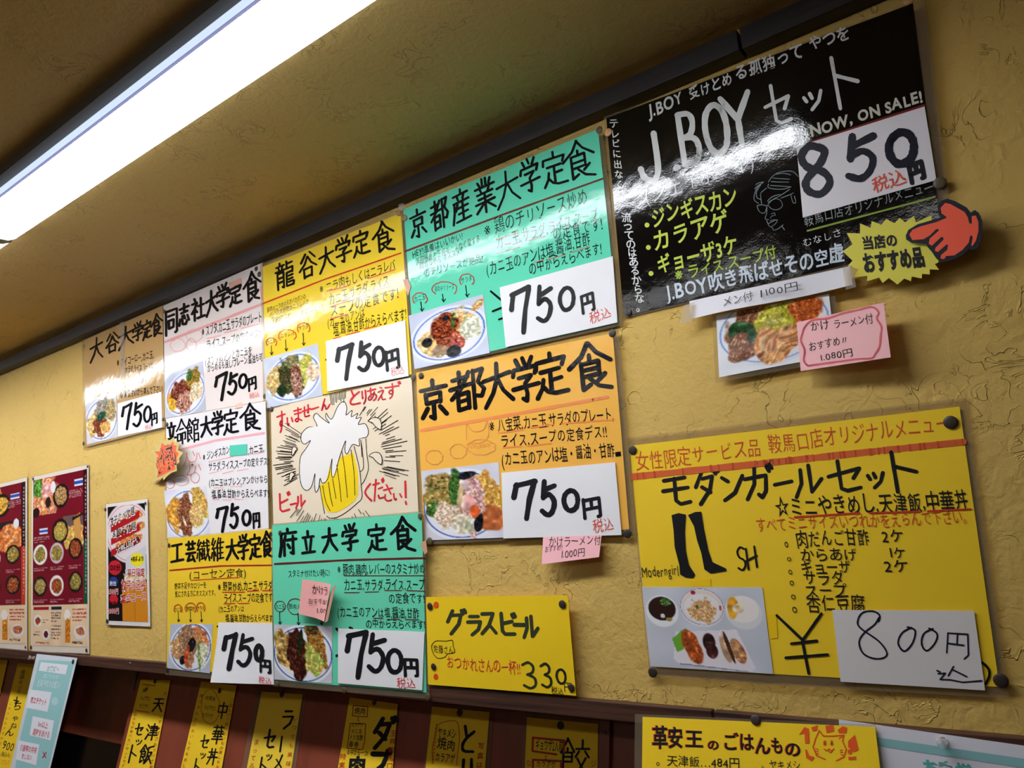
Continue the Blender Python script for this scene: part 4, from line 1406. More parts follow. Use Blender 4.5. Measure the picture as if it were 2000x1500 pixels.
# ------------------------------------------------------------------ pinkish white poster
Ik = (300, 510, 4.6875)
qI = [(319, 597), (513, 513), (519, 788), (323, 820)]
rI, sI = poster('menu_poster', qI, (238, 226, 222), 'pinkish white set-meal poster hanging under the upper rail, left of the yellow one', 0.9, 0.004, 47, (3, 3, 3, 3))
i = Ink(sI, 0.0018, Ik)
for ch, a, b, h in (('同', (100, 690), (225, 650), 235), ('志', (230, 620), (330, 580), 210), ('社', (345, 560), (475, 515), 210), ('大', (475, 530), (590, 460), 230), ('学', (570, 455), (700, 400), 220), ('定', (690, 430), (815, 375), 200), ('食', (820, 415), (995, 350), 290)):
    i.G(ch, a, b, h, BLK, 24)
i.build('heading', rI)
i = Ink(sI, 0.0018, Ik)
i.L([(105, 740), (990, 395)], 24, (238, 168, 168))
i.T('※スブタ,カニ玉,サラダのプレート', (440, 695), (995, 560), 105, BLK, 0.008)
i.T('ライス,スープの定食デス!!', (480, 815), (990, 705), 95, BLK, 0.008)
i.T('(スブタのアンとカニ玉を', (468, 960), (905, 855), 88, BLK, 0.008)
i.T('からめるも良し!プレーン,醤油も可', (490, 1020), (1000, 915), 80, BLK, 0.01)
for a, b in (((490, 708), (612, 680)), ((648, 655), (762, 628)), ((805, 615), (985, 572)), ((490, 838), (575, 818)), ((630, 805), (735, 770))):
    i.L([a, b], 11, (244, 176, 176))
i.O((220, 770), 62, 55, 5, (236, 168, 164), 0.06, 24, 0, 6.28, 9); i.O((370, 680), 66, 55, 5, (236, 168, 164), 0.06, 24, 0, 6.28, 9); i.O((345, 770), 45, 60, 5, (232, 140, 140), 0.12, 14)
i.G('7', (560, 1290), (685, 1250), 245, BLK, 28); i.G('5', (670, 1240), (780, 1210), 210, BLK, 27); i.G('0', (775, 1180), (865, 1150), 130, BLK, 25); i.G('円', (865, 1200), (945, 1170), 130, BLK, 18)
i.T('税込', (875, 1262), (970, 1240), 52, (240, 130, 110), 0.01)
i.build('body_text', rI)
q = ctr([(100, 1050), (445, 910), (478, 1365), (118, 1470)], Ik)
PIC_MEAT = [(96, 36, 30), (150, 66, 46), (70, 26, 24), (206, 140, 110)]
r = dish(60, 66, 61, (196, 202, 220), (0.52, 0.53, 0.46, 0.4, -0.35), [
    F(0.2, 0.6, 0.12, 0.2, [(240, 190, 70), (226, 160, 50)], sc=8), F(0.4, 0.45, 0.2, 0.2, PIC_MEAT, sc=12), F(0.46, 0.7, 0.16, 0.2, [(180, 110, 84), (220, 180, 160), (120, 50, 40)], sc=12, strand=0.3), F(0.72, 0.28, 0.16, 0.18, [(232, 150, 60), (90, 110, 40), (206, 120, 50)], sc=12), F(0.78, 0.56, 0.14, 0.18, [(240, 226, 200), (232, 200, 150)], sc=12), F(0.64, 0.2, 0.07, 0.09, GREEN, sc=8)], (84, 104, 196), 0.03)
r.build('food_photo', q, sI, 0.0022, rI)
for qq, c in (([(446, 553), (470, 543), (472, 553), (450, 562)], (226, 170, 150)), ([(507, 560), (520, 556), (523, 580), (509, 586)], (240, 184, 190))):
    sheet('pink_tape', qq, sI, 0.003, paper(c, False), rI, 0.0003, 3, 3)

# ------------------------------------------------------------------ white poster
Kk = (290, 780, 5.357)
qK = [(324, 818), (519, 784), (525, 1034), (327, 1052)]
rK, sK = poster('menu_poster', qK, (238, 234, 236), 'white set-meal poster with a bold black heading and a small teal patch', 0.3, 0.0085, 53, (3, 2, 3, 3))
i = Ink(sK, 0.0018, Kk)
for ch, a, b, h in (('立', (190, 440), (290, 420), 190), ('命', (290, 490), (400, 460), 270), ('館', (395, 470), (530, 440), 260), ('大', (540, 410), (665, 385), 225), ('学', (660, 395), (790, 365), 260), ('定', (780, 385), (950, 355), 270), ('食', (960, 360), (1185, 320), 300)):
    i.G(ch, a, b, h, BLK, 17 if ch in '命館' else 25)
i.build('heading', rK)
i = Ink(sK, 0.0018, Kk)
i.L([(320, 530), (700, 430), (1210, 352)], 24, (244, 178, 184))
i.T('※ジンギスカン', (565, 650), (850, 575), 100, BLK, 0.008)
i.T(',カニ玉,', (1040, 585), (1215, 550), 95, BLK, 0.008)
i.T('サラダ,ライス,スープの定食デス!!', (625, 755), (1270, 690), 95, BLK, 0.008)
i.T('(カニ玉はプレン,アンかけなら', (630, 920), (1250, 875), 90, BLK, 0.008)
i.T('塩,醤油,甘酢からえらべます!)', (660, 1040), (1275, 1025), 95, BLK, 0.01)
for a, b in (((625, 655), (890, 600)), ((1085, 572), (1195, 555)), ((635, 778), (735, 752)), ((775, 778), (890, 748)), ((930, 748), (1040, 728))):
    i.L([a, b], 9, (246, 176, 176))
for x0, x1, y in ((680, 790, 925), (850, 980, 910), (665, 740, 1045), (775, 865, 1050), (895, 990, 1045)):
    i.L([(x0 + (x1 - x0) * t / 6, y + (8 if t % 2 else -6)) for t in range(7)], 7, (246, 176, 176))
for c, rx, ry in (((225, 885), 42, 42), ((340, 850), 72, 48), ((485, 820), 42, 50)):
    i.O(c, rx, ry, 6, (230, 130, 134), 0.05, 24, 0, 6.28, 9)
i.T('ジンギスカン', (275, 868), (400, 845), 40, (70, 70, 70), -0.01)
for pts in ([(395, 560), (420, 650), (490, 640), (505, 560)], [(420, 640), (430, 730), (400, 790), (470, 770), (490, 700)], [(400, 570), (390, 640), (360, 700)], [(430, 790), (440, 800)], [(520, 560), (540, 620)], [(520, 680), (545, 740)], [(460, 545), (480, 590)]):
    i.L(pts, 9, (238, 150, 152), True)
i.O((455, 685), 12, 12, 0, (226, 96, 100))
i.G('7', (705, 1390), (840, 1380), 270, BLK, 34); i.G('5', (840, 1355), (950, 1345), 255, BLK, 32); i.G('0', (970, 1325), (1080, 1315), 160, BLK, 32); i.G('円', (1090, 1355), (1170, 1345), 175, BLK, 22)
i.build('body_text', rK)
q = ctr([(165, 955), (600, 908), (640, 1420), (205, 1470)], Kk)
r = dish(64, 68, 71, (222, 222, 236), (0.53, 0.53, 0.5, 0.46, -0.1), [
    F(0.2, 0.5, 0.14, 0.3, [(232, 170, 70), (214, 140, 50), (240, 196, 110)], sc=8), F(0.48, 0.55, 0.17, 0.36, [(120, 62, 40), (170, 104, 70), (84, 40, 30), (196, 140, 100)], sc=14, strand=0.2), F(0.8, 0.35, 0.15, 0.3, [(226, 130, 50), (206, 190, 110), (240, 170, 90), (110, 140, 50)], rot=-0.2, sc=12), F(0.72, 0.6, 0.14, 0.2, [(214, 214, 140), (236, 170, 110), (200, 196, 120)], sc=12), F(0.42, 0.65, 0.02, 0.1, [(240, 224, 190), (236, 210, 170)], rot=-0.3, sc=4, rag=0.1)], (70, 96, 196), 0.026)
r.build('food_photo', q, sK, 0.0022, rK)
sheet('teal_patch', ctr([(850, 482), (1032, 467), (1030, 578), (850, 595)], Kk), sK, 0.0028, paper((80, 206, 176), False), rK, 0.0004, 3, 3)
sheet('pink_tape', ctr([(915, 50), (980, 28), (988, 82), (905, 100)], Kk), sK, 0.0028, paper((244, 196, 180), False), rK, 0.0003, 3, 3)

# ------------------------------------------------------------------ tan poster at the far end
Jk = (140, 590, 5.0)
qA = [(164, 664), (318, 597), (322, 834), (168, 873)]
rA, sA = poster('menu_poster', qA, (196, 158, 104), 'tan brown set-meal poster under glossy film at the far end of the top row', 0.6, 0.005, 59, (5, 3, 2, 5))
i = Ink(sA, 0.0018, Jk)
for ch, a, b, h in (('大', (170, 610), (310, 540), 240), ('谷', (330, 520), (460, 470), 200), ('大', (445, 490), (610, 410), 220), ('学', (590, 410), (700, 360), 190), ('定', (690, 390), (785, 340), 190), ('食', (775, 370), (890, 310), 230)):
    i.G(ch, a, b, h, BLK, 19)
i.build('heading', rA)
i = Ink(sA, 0.0018, Jk)
i.T('※ホイコーロー,カニ玉,', (440, 640), (805, 550), 90, BLK, 0.008)
i.T('サラダ,ライス,スープの', (520, 700), (800, 650), 70, BLK, 0.008)
i.T('(カニ玉のアンは', (445, 860), (705, 795), 65, BLK, 0.008)
i.T('塩,醤油,甘酢から選んで下さい)', (470, 945), (895, 880), 80, BLK, 0.008)
i.build('body_text', rA)
q = ctr([(135, 965), (432, 870), (445, 1320), (150, 1390)], Jk)
r = dish(56, 68, 81, (214, 216, 226), (0.5, 0.53, 0.47, 0.42, -0.35), [
    F(0.2, 0.6, 0.14, 0.2, EGG, sc=8), F(0.55, 0.32, 0.22, 0.2, [(120, 80, 84), (190, 180, 190), (110, 130, 90), (220, 170, 120)], sc=12), F(0.8, 0.35, 0.14, 0.22, [(150, 140, 90), (206, 170, 120)], sc=10), F(0.45, 0.65, 0.2, 0.2, [(110, 46, 34), (160, 90, 60), (80, 30, 26), (214, 130, 90)], sc=14), F(0.6, 0.72, 0.16, 0.12, [(226, 160, 80), (232, 190, 120)], sc=12), F(0.5, 0.45, 0.12, 0.07, [(30, 80, 60), (50, 100, 60)], rot=-0.4, sc=7)], (90, 104, 180), 0.03)
r.build('food_photo', q, sA, 0.0022, rA)
pc = card(rA, ctr([(445, 990), (875, 875), (885, 1225), (448, 1315)], Jk), sA, 0.0026, CARD, 'price_card', True)
i = Ink(sA, 0.003, Jk)
i.G('7', (485, 1265), (595, 1230), 260, BLK, 26); i.G('5', (590, 1235), (700, 1200), 240, BLK, 25); i.G('0', (695, 1190), (785, 1160), 160, BLK, 23); i.G('円', (775, 1210), (840, 1185), 120, BLK, 16)
i.T('税込', (715, 1250), (790, 1232), 50, (230, 110, 100), 0.0)
i.build('price_lettering', pc)
sheet('clear_tape', ctr([(472, 190), (512, 178), (520, 900), (485, 910)], Jk), sA, 0.0034, M_TAPE, rA, 0.0002, 2, 8)

# ------------------------------------------------------------------ yellow poster, lower
Lk = (310, 1020, 4.546)
qL = [(329, 1052), (531, 1033), (533, 1324), (326, 1304)]
rL, sL = poster('menu_poster', qL, (246, 206, 54), 'yellow set-meal poster reaching down to the lower rail, next to the lower teal one', 0.0, 0.0135, 61, (2, 2, 2, 14))
i = Ink(sL, 0.0018, Lk)
for ch, a, b, h in (('工', (108, 370), (222, 350), 180), ('芸', (240, 360), (330, 350), 190), ('繊', (335, 355), (455, 345), 200), ('維', (465, 355), (580, 340), 210), ('大', (595, 340), (710, 330), 195), ('学', (700, 345), (800, 330), 230), ('定', (800, 335), (910, 320), 225), ('食', (900, 330), (1020, 310), 240)):
    i.G(ch, a, b, h, BLK, 14 if ch in '繊維' else 22)
i.build('heading', rL)
i = Ink(sL, 0.0018, Lk)
DRD = (176, 50, 36)
i.L([(100, 428), (550, 388), (1010, 382)], 14, DRD)
i.T('(コーセン定食)', (270, 510), (775, 495), 90, BLK, -0.002)
i.L([(295, 515), (715, 490)], 8, (206, 70, 40))
i.T('野菜不足やカロリーを', (140, 600), (425, 585), 60, BLK, 0.004)
i.T('気にされる方にオススメです。', (145, 668), (520, 655), 62, BLK, 0.004)
i.T('※野菜炒め,カニ玉,サラダ', (525, 620), (1012, 605), 92, BLK, 0.008)
i.T('ライス,スープの定食です', (575, 720), (1012, 715), 92, BLK, 0.004)
i.T('(カニ玉のアンは', (530, 805), (755, 798), 66, BLK, 0.004)
i.T('塩,醤油,甘酢からえらべます', (590, 888), (1012, 885), 72, BLK, 0.008)
for a, b in (((565, 622), (758, 622)), ((785, 612), (885, 608)), ((920, 608), (1012, 605)), ((578, 725), (675, 722)), ((705, 722), (800, 720))):
    i.L([a, b], 9, (206, 60, 40))
for c, rx, ry, t in (((174, 772), 36, 40, 'カニ玉'), ((285, 765), 48, 48, '野菜炒'), ((376, 760), 36, 46, 'サラダ')):
    i.O(c, rx, ry, 8, (206, 70, 40), 0.05, 26, 2.4, 7.0)
    i.T(t, (c[0] - rx * 0.85, c[1] + 25), (c[0] + rx * 0.85, c[1] + 22), 42, BLK, 0.0)
for a, b in (((174, 795), (178, 885)), ((283, 795), (285, 885)), ((378, 790), (382, 885))):
    i.L([a, b], 5, BLK); i.L([(b[0] - 9, b[1] - 20), b, (b[0] + 9, b[1] - 20)], 6, BLK)
i.L([(518, 1080), (530, 1078)], 20, BLK); i.L([(518, 925), (526, 925)], 14, BLK)
i.build('body_text', rL)
q = ctr([(108, 900), (480, 905), (452, 1342), (75, 1295)], Lk)
r = dish(64, 74, 91, (190, 198, 214), (0.52, 0.5, 0.45, 0.48, 0.12), [
    F(0.24, 0.52, 0.16, 0.24, [(226, 170, 120), (206, 150, 96), (236, 196, 150)], sc=8), F(0.45, 0.42, 0.22, 0.34, [(170, 120, 90), (120, 84, 66), (206, 160, 120), (150, 130, 90)], sc=14, strand=0.5), F(0.5, 0.78, 0.1, 0.14, [(206, 150, 110), (170, 110, 70)], sc=12), F(0.75, 0.3, 0.12, 0.25, [(226, 130, 60), (206, 150, 110), (190, 90, 40)], rot=-0.4, sc=10), F(0.8, 0.62, 0.1, 0.24, CABB, sc=10), F(0.72, 0.62, 0.03, 0.28, [(110, 140, 60), (150, 160, 80)], rot=-0.1, sc=6), F(0.54, 0.44, 0.08, 0.14, DARK, rot=0.4, sc=8), F(0.36, 0.78, 0.06, 0.1, DARK, rot=0.2, sc=8), F(0.44, 0.66, 0.04, 0.18, [(196, 60, 30), (214, 90, 46)], rot=0.1, sc=5, rag=0.15)], (44, 74, 170), 0.03)
r.build('food_photo', q, sL, 0.0022, rL)
pc = card(rL, ctr([(530, 890), (1008, 895), (1020, 1442), (488, 1415)], Lk), sL, 0.0042, CARD, 'price_card', False, lambda u, v: 0.010 * v * v * (1 - u))
i = Ink(sL, 0.0052, Lk, lambda p: 0.0101 * min(1, max(0, (p[1] - 1216) / 118)) ** 2 * (1 - min(1, max(0, (p[0] - 424) / 110))))
i.G('7', (575, 1310), (700, 1300), 325, BLK, 42); i.G('5', (690, 1280), (850, 1275), 285, BLK, 34); i.G('0', (850, 1225), (930, 1230), 140, BLK, 40); i.G('円', (895, 1330), (1000, 1345), 125, BLK, 22)
i.T('税込', (890, 1435), (1002, 1442), 70, RED, 0.0)
i.build('price_lettering', pc, False)

# ------------------------------------------------------------------ starburst sticker on the white poster
sX = Surf(sK.pt(328, 900, 0.02), -3, 0, 0, -10)
rX = empty('starburst_sticker', sX.pt(320, 935))
tag(rX, 'orange and gold starburst sticker overlapping the edge of the white poster', 'sticker')
Xk = (290, 840, 12.5)
star = [(250, 205), (385, 290), (440, 180), (500, 270), (615, 170), (650, 290), (750, 290), (720, 500), (850, 550), (745, 690), (750, 790), (680, 840), (690, 1000), (560, 1040), (450, 1130), (370, 1225), (345, 1150), (260, 1250), (270, 1190), (140, 1280), (150, 1230), (75, 1260), (180, 1080), (130, 1060), (185, 960), (115, 940), (200, 830), (100, 710), (150, 640), (0, 480), (150, 490), (180, 450), (140, 350), (260, 380), (290, 330)]
cutout('card', [(Xk[0] + x / Xk[2], Xk[1] + y / Xk[2]) for x, y in star], sX, 0, 0.0008, paper((206, 186, 110), False), rX)
i = Ink(sX, 0.0004, Xk)
i.P([(320, 310), (420, 380), (480, 330), (520, 370), (595, 270), (630, 370), (690, 370), (670, 500), (740, 570), (690, 680), (700, 770), (640, 840), (650, 960), (500, 1010), (330, 1110), (200, 1160), (240, 1050), (190, 870), (250, 800), (190, 680), (250, 640), (140, 520), (280, 520)], (250, 96, 50))
up = (-0.12, -1)
for t, a, b, h in (('人', (250, 720), (420, 690), 260), ('気', (410, 660), (590, 600), 260), ('爆', (215, 1060), (400, 990), 310), ('発', (420, 970), (600, 890), 270), ('!', (600, 860), (690, 830), 360)):
    i.T(t, (a[0] + 22, a[1] + 22), (b[0] + 22, b[1] + 22), h, (30, 26, 40), 0.045, 0, up)
for t, a, b, h in (('人', (250, 720), (420, 690), 260), ('気', (410, 660), (590, 600), 260), ('爆', (215, 1060), (400, 990), 310), ('発', (420, 970), (600, 890), 270), ('!', (600, 860), (690, 830), 360)):
    i.T(t, a, b, h, (30, 26, 40), 0.05, 0, up)
    i.T(t, a, b, h, (255, 128, 66), 0.01, 0, up)
i.build('lettering', rX, False)

# ------------------------------------------------------------------ big yellow poster at right
M1 = (1200, 760, 2.5)
M2 = (1200, 1120, 2.5)
qM = [(1230, 871), (1874, 794), (1952, 1342), (1270, 1302)]
rM, sM = poster('menu_poster', qM, (250, 210, 44), 'large yellow set poster with drawn black boots and an 800 yen card', -0.5, 0.006, 67, (4, 16, 16, 22), False)
i = Ink(sM, 0.0018, M1)
for ch, a, b, h in (('モ', (235, 585), (385, 570), 160), ('ダ', (395, 570), (525, 545), 165), ('ン', (525, 560), (650, 535), 150), ('ガ', (640, 550), (790, 530), 165), ('ー', (785, 520), (880, 505), 110), ('ル', (880, 540), (1030, 510), 160), ('セ', (1045, 520), (1225, 495), 170), ('ッ', (1225, 490), (1340, 475), 110), ('ト', (1310, 520), (1520, 485), 205)):
    i.G(ch, a, b, h, BLK, 19)
i.build('heading', rM, False)
i = Ink(sM, 0.0018, M1)
RO = (214, 84, 44)
i.T('女性限定サービス品', (108, 405), (720, 325), 95, RO, -0.004)
i.T('鞍馬口店オリジナルメニュー', (755, 320), (1640, 210), 100, RO, -0.004)
i.L([(90, 428), (700, 365), (1300, 300), (1705, 258)], 32, (222, 104, 56))
rr = random.Random(3)
for k in range(34):
    t = rr.uniform(0, 1)
    x = 90 + 1615 * t
    y = 428 - 170 * t
    i.L([(x, y - 14), (x + 4, y + 14)], 8, (206, 78, 40))
i.T('☆ミニやきめし,天津飯,中華丼', (790, 630), (1735, 590), 105, BLK, 0.006)
for a, b in (((880, 625), (1195, 605)), ((1245, 605), (1490, 598)), ((1530, 596), (1740, 586))):
    i.L([a, b], 9, (206, 60, 40))
i.T('すべてミニサイズいづれかをえらんで下さい。', (695, 700), (1755, 660), 76, RO, -0.004)
i.T('。肉だんご甘酢', (830, 775), (1250, 765), 88, BLK, 0.002)
i.T('。からあげ', (840, 845), (1190, 838), 66, BLK, 0.002)
i.T('。ギョーザ', (850, 905), (1160, 900), 70, BLK, 0.002)
i.T('2ケ', (1308, 755), (1420, 752), 72, BLK, 0.004); i.T('1ケ', (1338, 830), (1430, 828), 66, BLK, 0.004); i.T('2ケ', (1320, 902), (1445, 900), 70, BLK, 0.004)
i.P([(280, 615), (315, 605), (350, 612), (345, 700), (350, 790), (365, 860), (395, 905), (385, 922), (350, 920), (322, 905), (318, 860), (295, 770), (290, 690)], BLK)
i.P([(360, 615), (395, 600), (425, 598), (440, 690), (460, 790), (480, 845), (545, 875), (548, 888), (500, 895), (470, 900), (440, 880), (425, 800), (405, 740), (390, 670)], BLK)
i.G('S', (600, 890), (655, 880), 120, BLK, 9); i.G('H', (645, 885), (705, 870), 110, BLK, 10)
i.T('Moderngirl', (135, 925), (318, 915), 70, BLK, -0.004)
i.k = M2
i.T('。サラダ', (855, 62), (1130, 58), 78, BLK, 0.002)
i.T('。スープ', (862, 122), (1140, 118), 70, BLK, 0.002)
i.T('。杏仁豆腐', (870, 190), (1230, 185), 88, BLK, 0.002)
i.G('￥', (825, 490), (1060, 485), 290, BLK, 14)
i.L([(1795, 435), (1825, 465), (1830, 500), (1812, 540)], 12, BLK, True)
i.build('body_text', rM, False)
q = ctr([(135, 66), (722, 68), (776, 490), (175, 454)], M2)
r = Raster(150, 108, (208, 212, 224), 101)
r.A *= (0.94 + 0.1 * vnoise(108, 150, 4, 3, 5))[:, :, None]
r.ell(0.15, 0.3, 0.135, 0.2, (238, 240, 244)); r.ell(0.15, 0.27, 0.115, 0.15, (46, 22, 16)); r.food(0.19, 0.19, 0.05, 0.05, GREEN, sc=20); r.ell(0.15, 0.36, 0.02, 0.025, (230, 230, 235)); r.ell(0.2, 0.4, 0.025, 0.025, (170, 140, 80))
r.ell(0.48, 0.25, 0.185, 0.235, (236, 232, 236)); r.ring(0.48, 0.24, 0.175, 0.215, 0.02, (120, 120, 160)); r.ell(0.48, 0.24, 0.165, 0.2, (238, 222, 210)); r.ell(0.48, 0.26, 0.15, 0.18, (240, 236, 240))
r.food(0.48, 0.29, 0.125, 0.155, [(226, 170, 110), (240, 200, 150), (206, 140, 80), (244, 214, 170)], sc=40); r.ell(0.44, 0.24, 0.012, 0.03, (90, 110, 50)); r.ell(0.42, 0.07, 0.022, 0.025, (170, 30, 60)); r.ell(0.63, 0.25, 0.012, 0.03, (200, 80, 100))
r.ell(0.82, 0.3, 0.155, 0.2, (224, 224, 230)); r.ell(0.81, 0.26, 0.14, 0.16, (244, 238, 234)); r.food(0.735, 0.25, 0.045, 0.13, [(240, 160, 40), (246, 190, 70)], rot=0.15, sc=10); r.food(0.78, 0.25, 0.05, 0.06, [(246, 214, 150), (244, 224, 190)], sc=10)
r.poly([(0.24, 0.55), (0.74, 0.5), (0.86, 0.94), (0.82, 0.98), (0.23, 0.93), (0.2, 0.88)], (236, 230, 238)); r.poly([(0.25, 0.93), (0.8, 0.985), (0.8, 0.995), (0.25, 0.95)], (150, 150, 170))
r.poly([(0.33, 0.5), (0.28, 0.54), (0.205, 0.64), (0.235, 0.8), (0.29, 0.76), (0.35, 0.55)], (110, 176, 54))
r.food(0.36, 0.72, 0.075, 0.25, [(176, 74, 24), (206, 106, 44), (150, 54, 18), (220, 130, 66)], rot=-0.32, sc=14, rag=0.3)
r.food(0.505, 0.66, 0.055, 0.11, [(36, 14, 14), (70, 26, 22), (30, 10, 12)], sc=8, rag=0.2); r.food(0.52, 0.77, 0.055, 0.1, [(40, 14, 16), (90, 40, 36), (30, 10, 12)], sc=8, rag=0.2)
r.food(0.635, 0.72, 0.04, 0.18, [(226, 200, 176), (206, 160, 120)], rot=-0.2, sc=8, rag=0.25); r.food(0.665, 0.72, 0.018, 0.2, [(90, 46, 26), (70, 34, 20)], rot=-0.25, sc=8, rag=0.2); r.food(0.735, 0.75, 0.055, 0.16, [(206, 150, 100), (226, 176, 126), (176, 104, 60)], rot=-0.35, sc=12, rag=0.25)
r.build('food_photo', q, sM, 0.0026, rM, False)
pc = card(rM, ctr([(1065, 178), (1755, 183), (1810, 572), (1105, 528)], M2), sM, 0.0042, (226, 222, 222))
i = Ink(sM, 0.0046, M2)
NV = (26, 28, 52)
i.L([(1290, 235), (1295, 205), (1265, 185), (1215, 190), (1190, 225), (1200, 265), (1290, 330), (1330, 385), (1315, 412), (1265, 415), (1215, 390), (1195, 335), (1220, 290), (1270, 250), (1292, 215)], 9, NV, True)
i.L([(1450, 265), (1405, 290), (1385, 340), (1415, 380), (1455, 340), (1468, 280), (1430, 262)], 9, NV, True)
i.L([(1555, 270), (1510, 295), (1500, 345), (1525, 378), (1565, 340), (1575, 295), (1535, 268)], 9, NV, True)
for pts in ([(1628, 290), (1622, 388)], [(1630, 292), (1725, 298), (1728, 400), (1708, 418)], [(1675, 295), (1672, 345)], [(1630, 342), (1705, 352)], [(1575, 475), (1590, 482)], [(1580, 490), (1615, 488), (1590, 518), (1640, 520), (1700, 532), (1792, 525)], [(1655, 455), (1630, 500)], [(1650, 470), (1720, 505)]):
    i.L(pts, 8, NV)
i.build('price_lettering', pc, False)
sheet('yellow_tape', ctr([(368, 32), (470, 28), (472, 66), (370, 66)], M2), sM, 0.0022, paper((250, 206, 20), False), rM, 0.0003, 2, 2)
sheet('yellow_tape', ctr([(748, 200), (790, 195), (798, 315), (765, 318)], M2), sM, 0.0022, paper((250, 206, 20), False), rM, 0.0003, 2, 2)

sheet('torn_sticker', [(787, 546), (797, 545), (803, 560), (797, 578)], sT, 0.003, paper((228, 176, 150), False), rT, 0.0003, 3, 4)
sheet('torn_sticker', [(820, 1061), (831, 1055), (834, 1078), (829, 1084)], sF, 0.003, paper((206, 160, 130), False), rF, 0.0003, 3, 3)
sheet('clear_tape', [(778, 400), (788, 396), (791, 409), (781, 413)], sT, 0.003, M_TAPE, rT, 0.0002, 2, 2)

# ------------------------------------------------------------------ red picture menus
MAR = (116, 16, 36)
NOODLE = [(206, 160, 80), (150, 100, 50), (110, 130, 50), (226, 190, 120)]
SPICY = [(176, 60, 34), (120, 40, 26), (206, 110, 60), (80, 90, 40)]


def menu_common(r, seed):
    r.rect(0, 0.0, 1, 0.757, MAR)
    r.rect(0, 0.757, 1, 1, (236, 206, 168))
    r.A *= (0.95 + 0.08 * vnoise(r.h, r.w, 6, 12, seed))[:, :, None]


def bowl(r, cx, cy, rx, ry, rim, pal):
    r.ell(cx, cy, rx, ry, rim, 0, 0.08)
    r.food(cx, cy, rx * 0.78, ry * 0.78, pal, sc=26, rag=0.2)


def menu_foot(r):
    r.rect(0.02, 0.765, 0.3, 0.785, (160, 24, 40)); r.rect(0.34, 0.765, 0.53, 0.785, (30, 34, 70))
    r.ell(0.1, 0.85, 0.075, 0.035, (236, 232, 232)); r.food(0.1, 0.85, 0.05, 0.024, SPICY, sc=30)
    r.ell(0.25, 0.93, 0.065, 0.032, (232, 230, 236)); r.ell(0.25, 0.93, 0.04, 0.022, (96, 20, 24))
    r.rect(0.59, 0.815, 0.69, 0.975, (214, 130, 40)); r.ell(0.63, 0.82, 0.055, 0.035, (244, 236, 226)); r.food(0.64, 0.9, 0.04, 0.07, [(226, 150, 50), (190, 90, 20), (240, 190, 90)], sc=20)
    r.ell(0.86, 0.915, 0.11, 0.04, (230, 222, 222)); r.food(0.86, 0.91, 0.08, 0.026, [(176, 90, 60), (206, 130, 90)], sc=20)
    r.dashes(0.34, 0.795, 0.52, 0.86, 4, (90, 60, 60)); r.dashes(0.34, 0.875, 0.52, 0.96, 5, (90, 60, 60)); r.dashes(0.72, 0.775, 0.98, 0.86, 4, (176, 50, 50)); r.dashes(0.72, 0.96, 0.98, 0.985, 1, (60, 40, 40))
    r.dashes(0.17, 0.84, 0.3, 0.865, 2, (90, 50, 50)); r.dashes(0.02, 0.91, 0.15, 0.94, 2, (90, 50, 50)); r.dashes(0.05, 0.975, 0.5, 0.99, 1, (150, 40, 40))


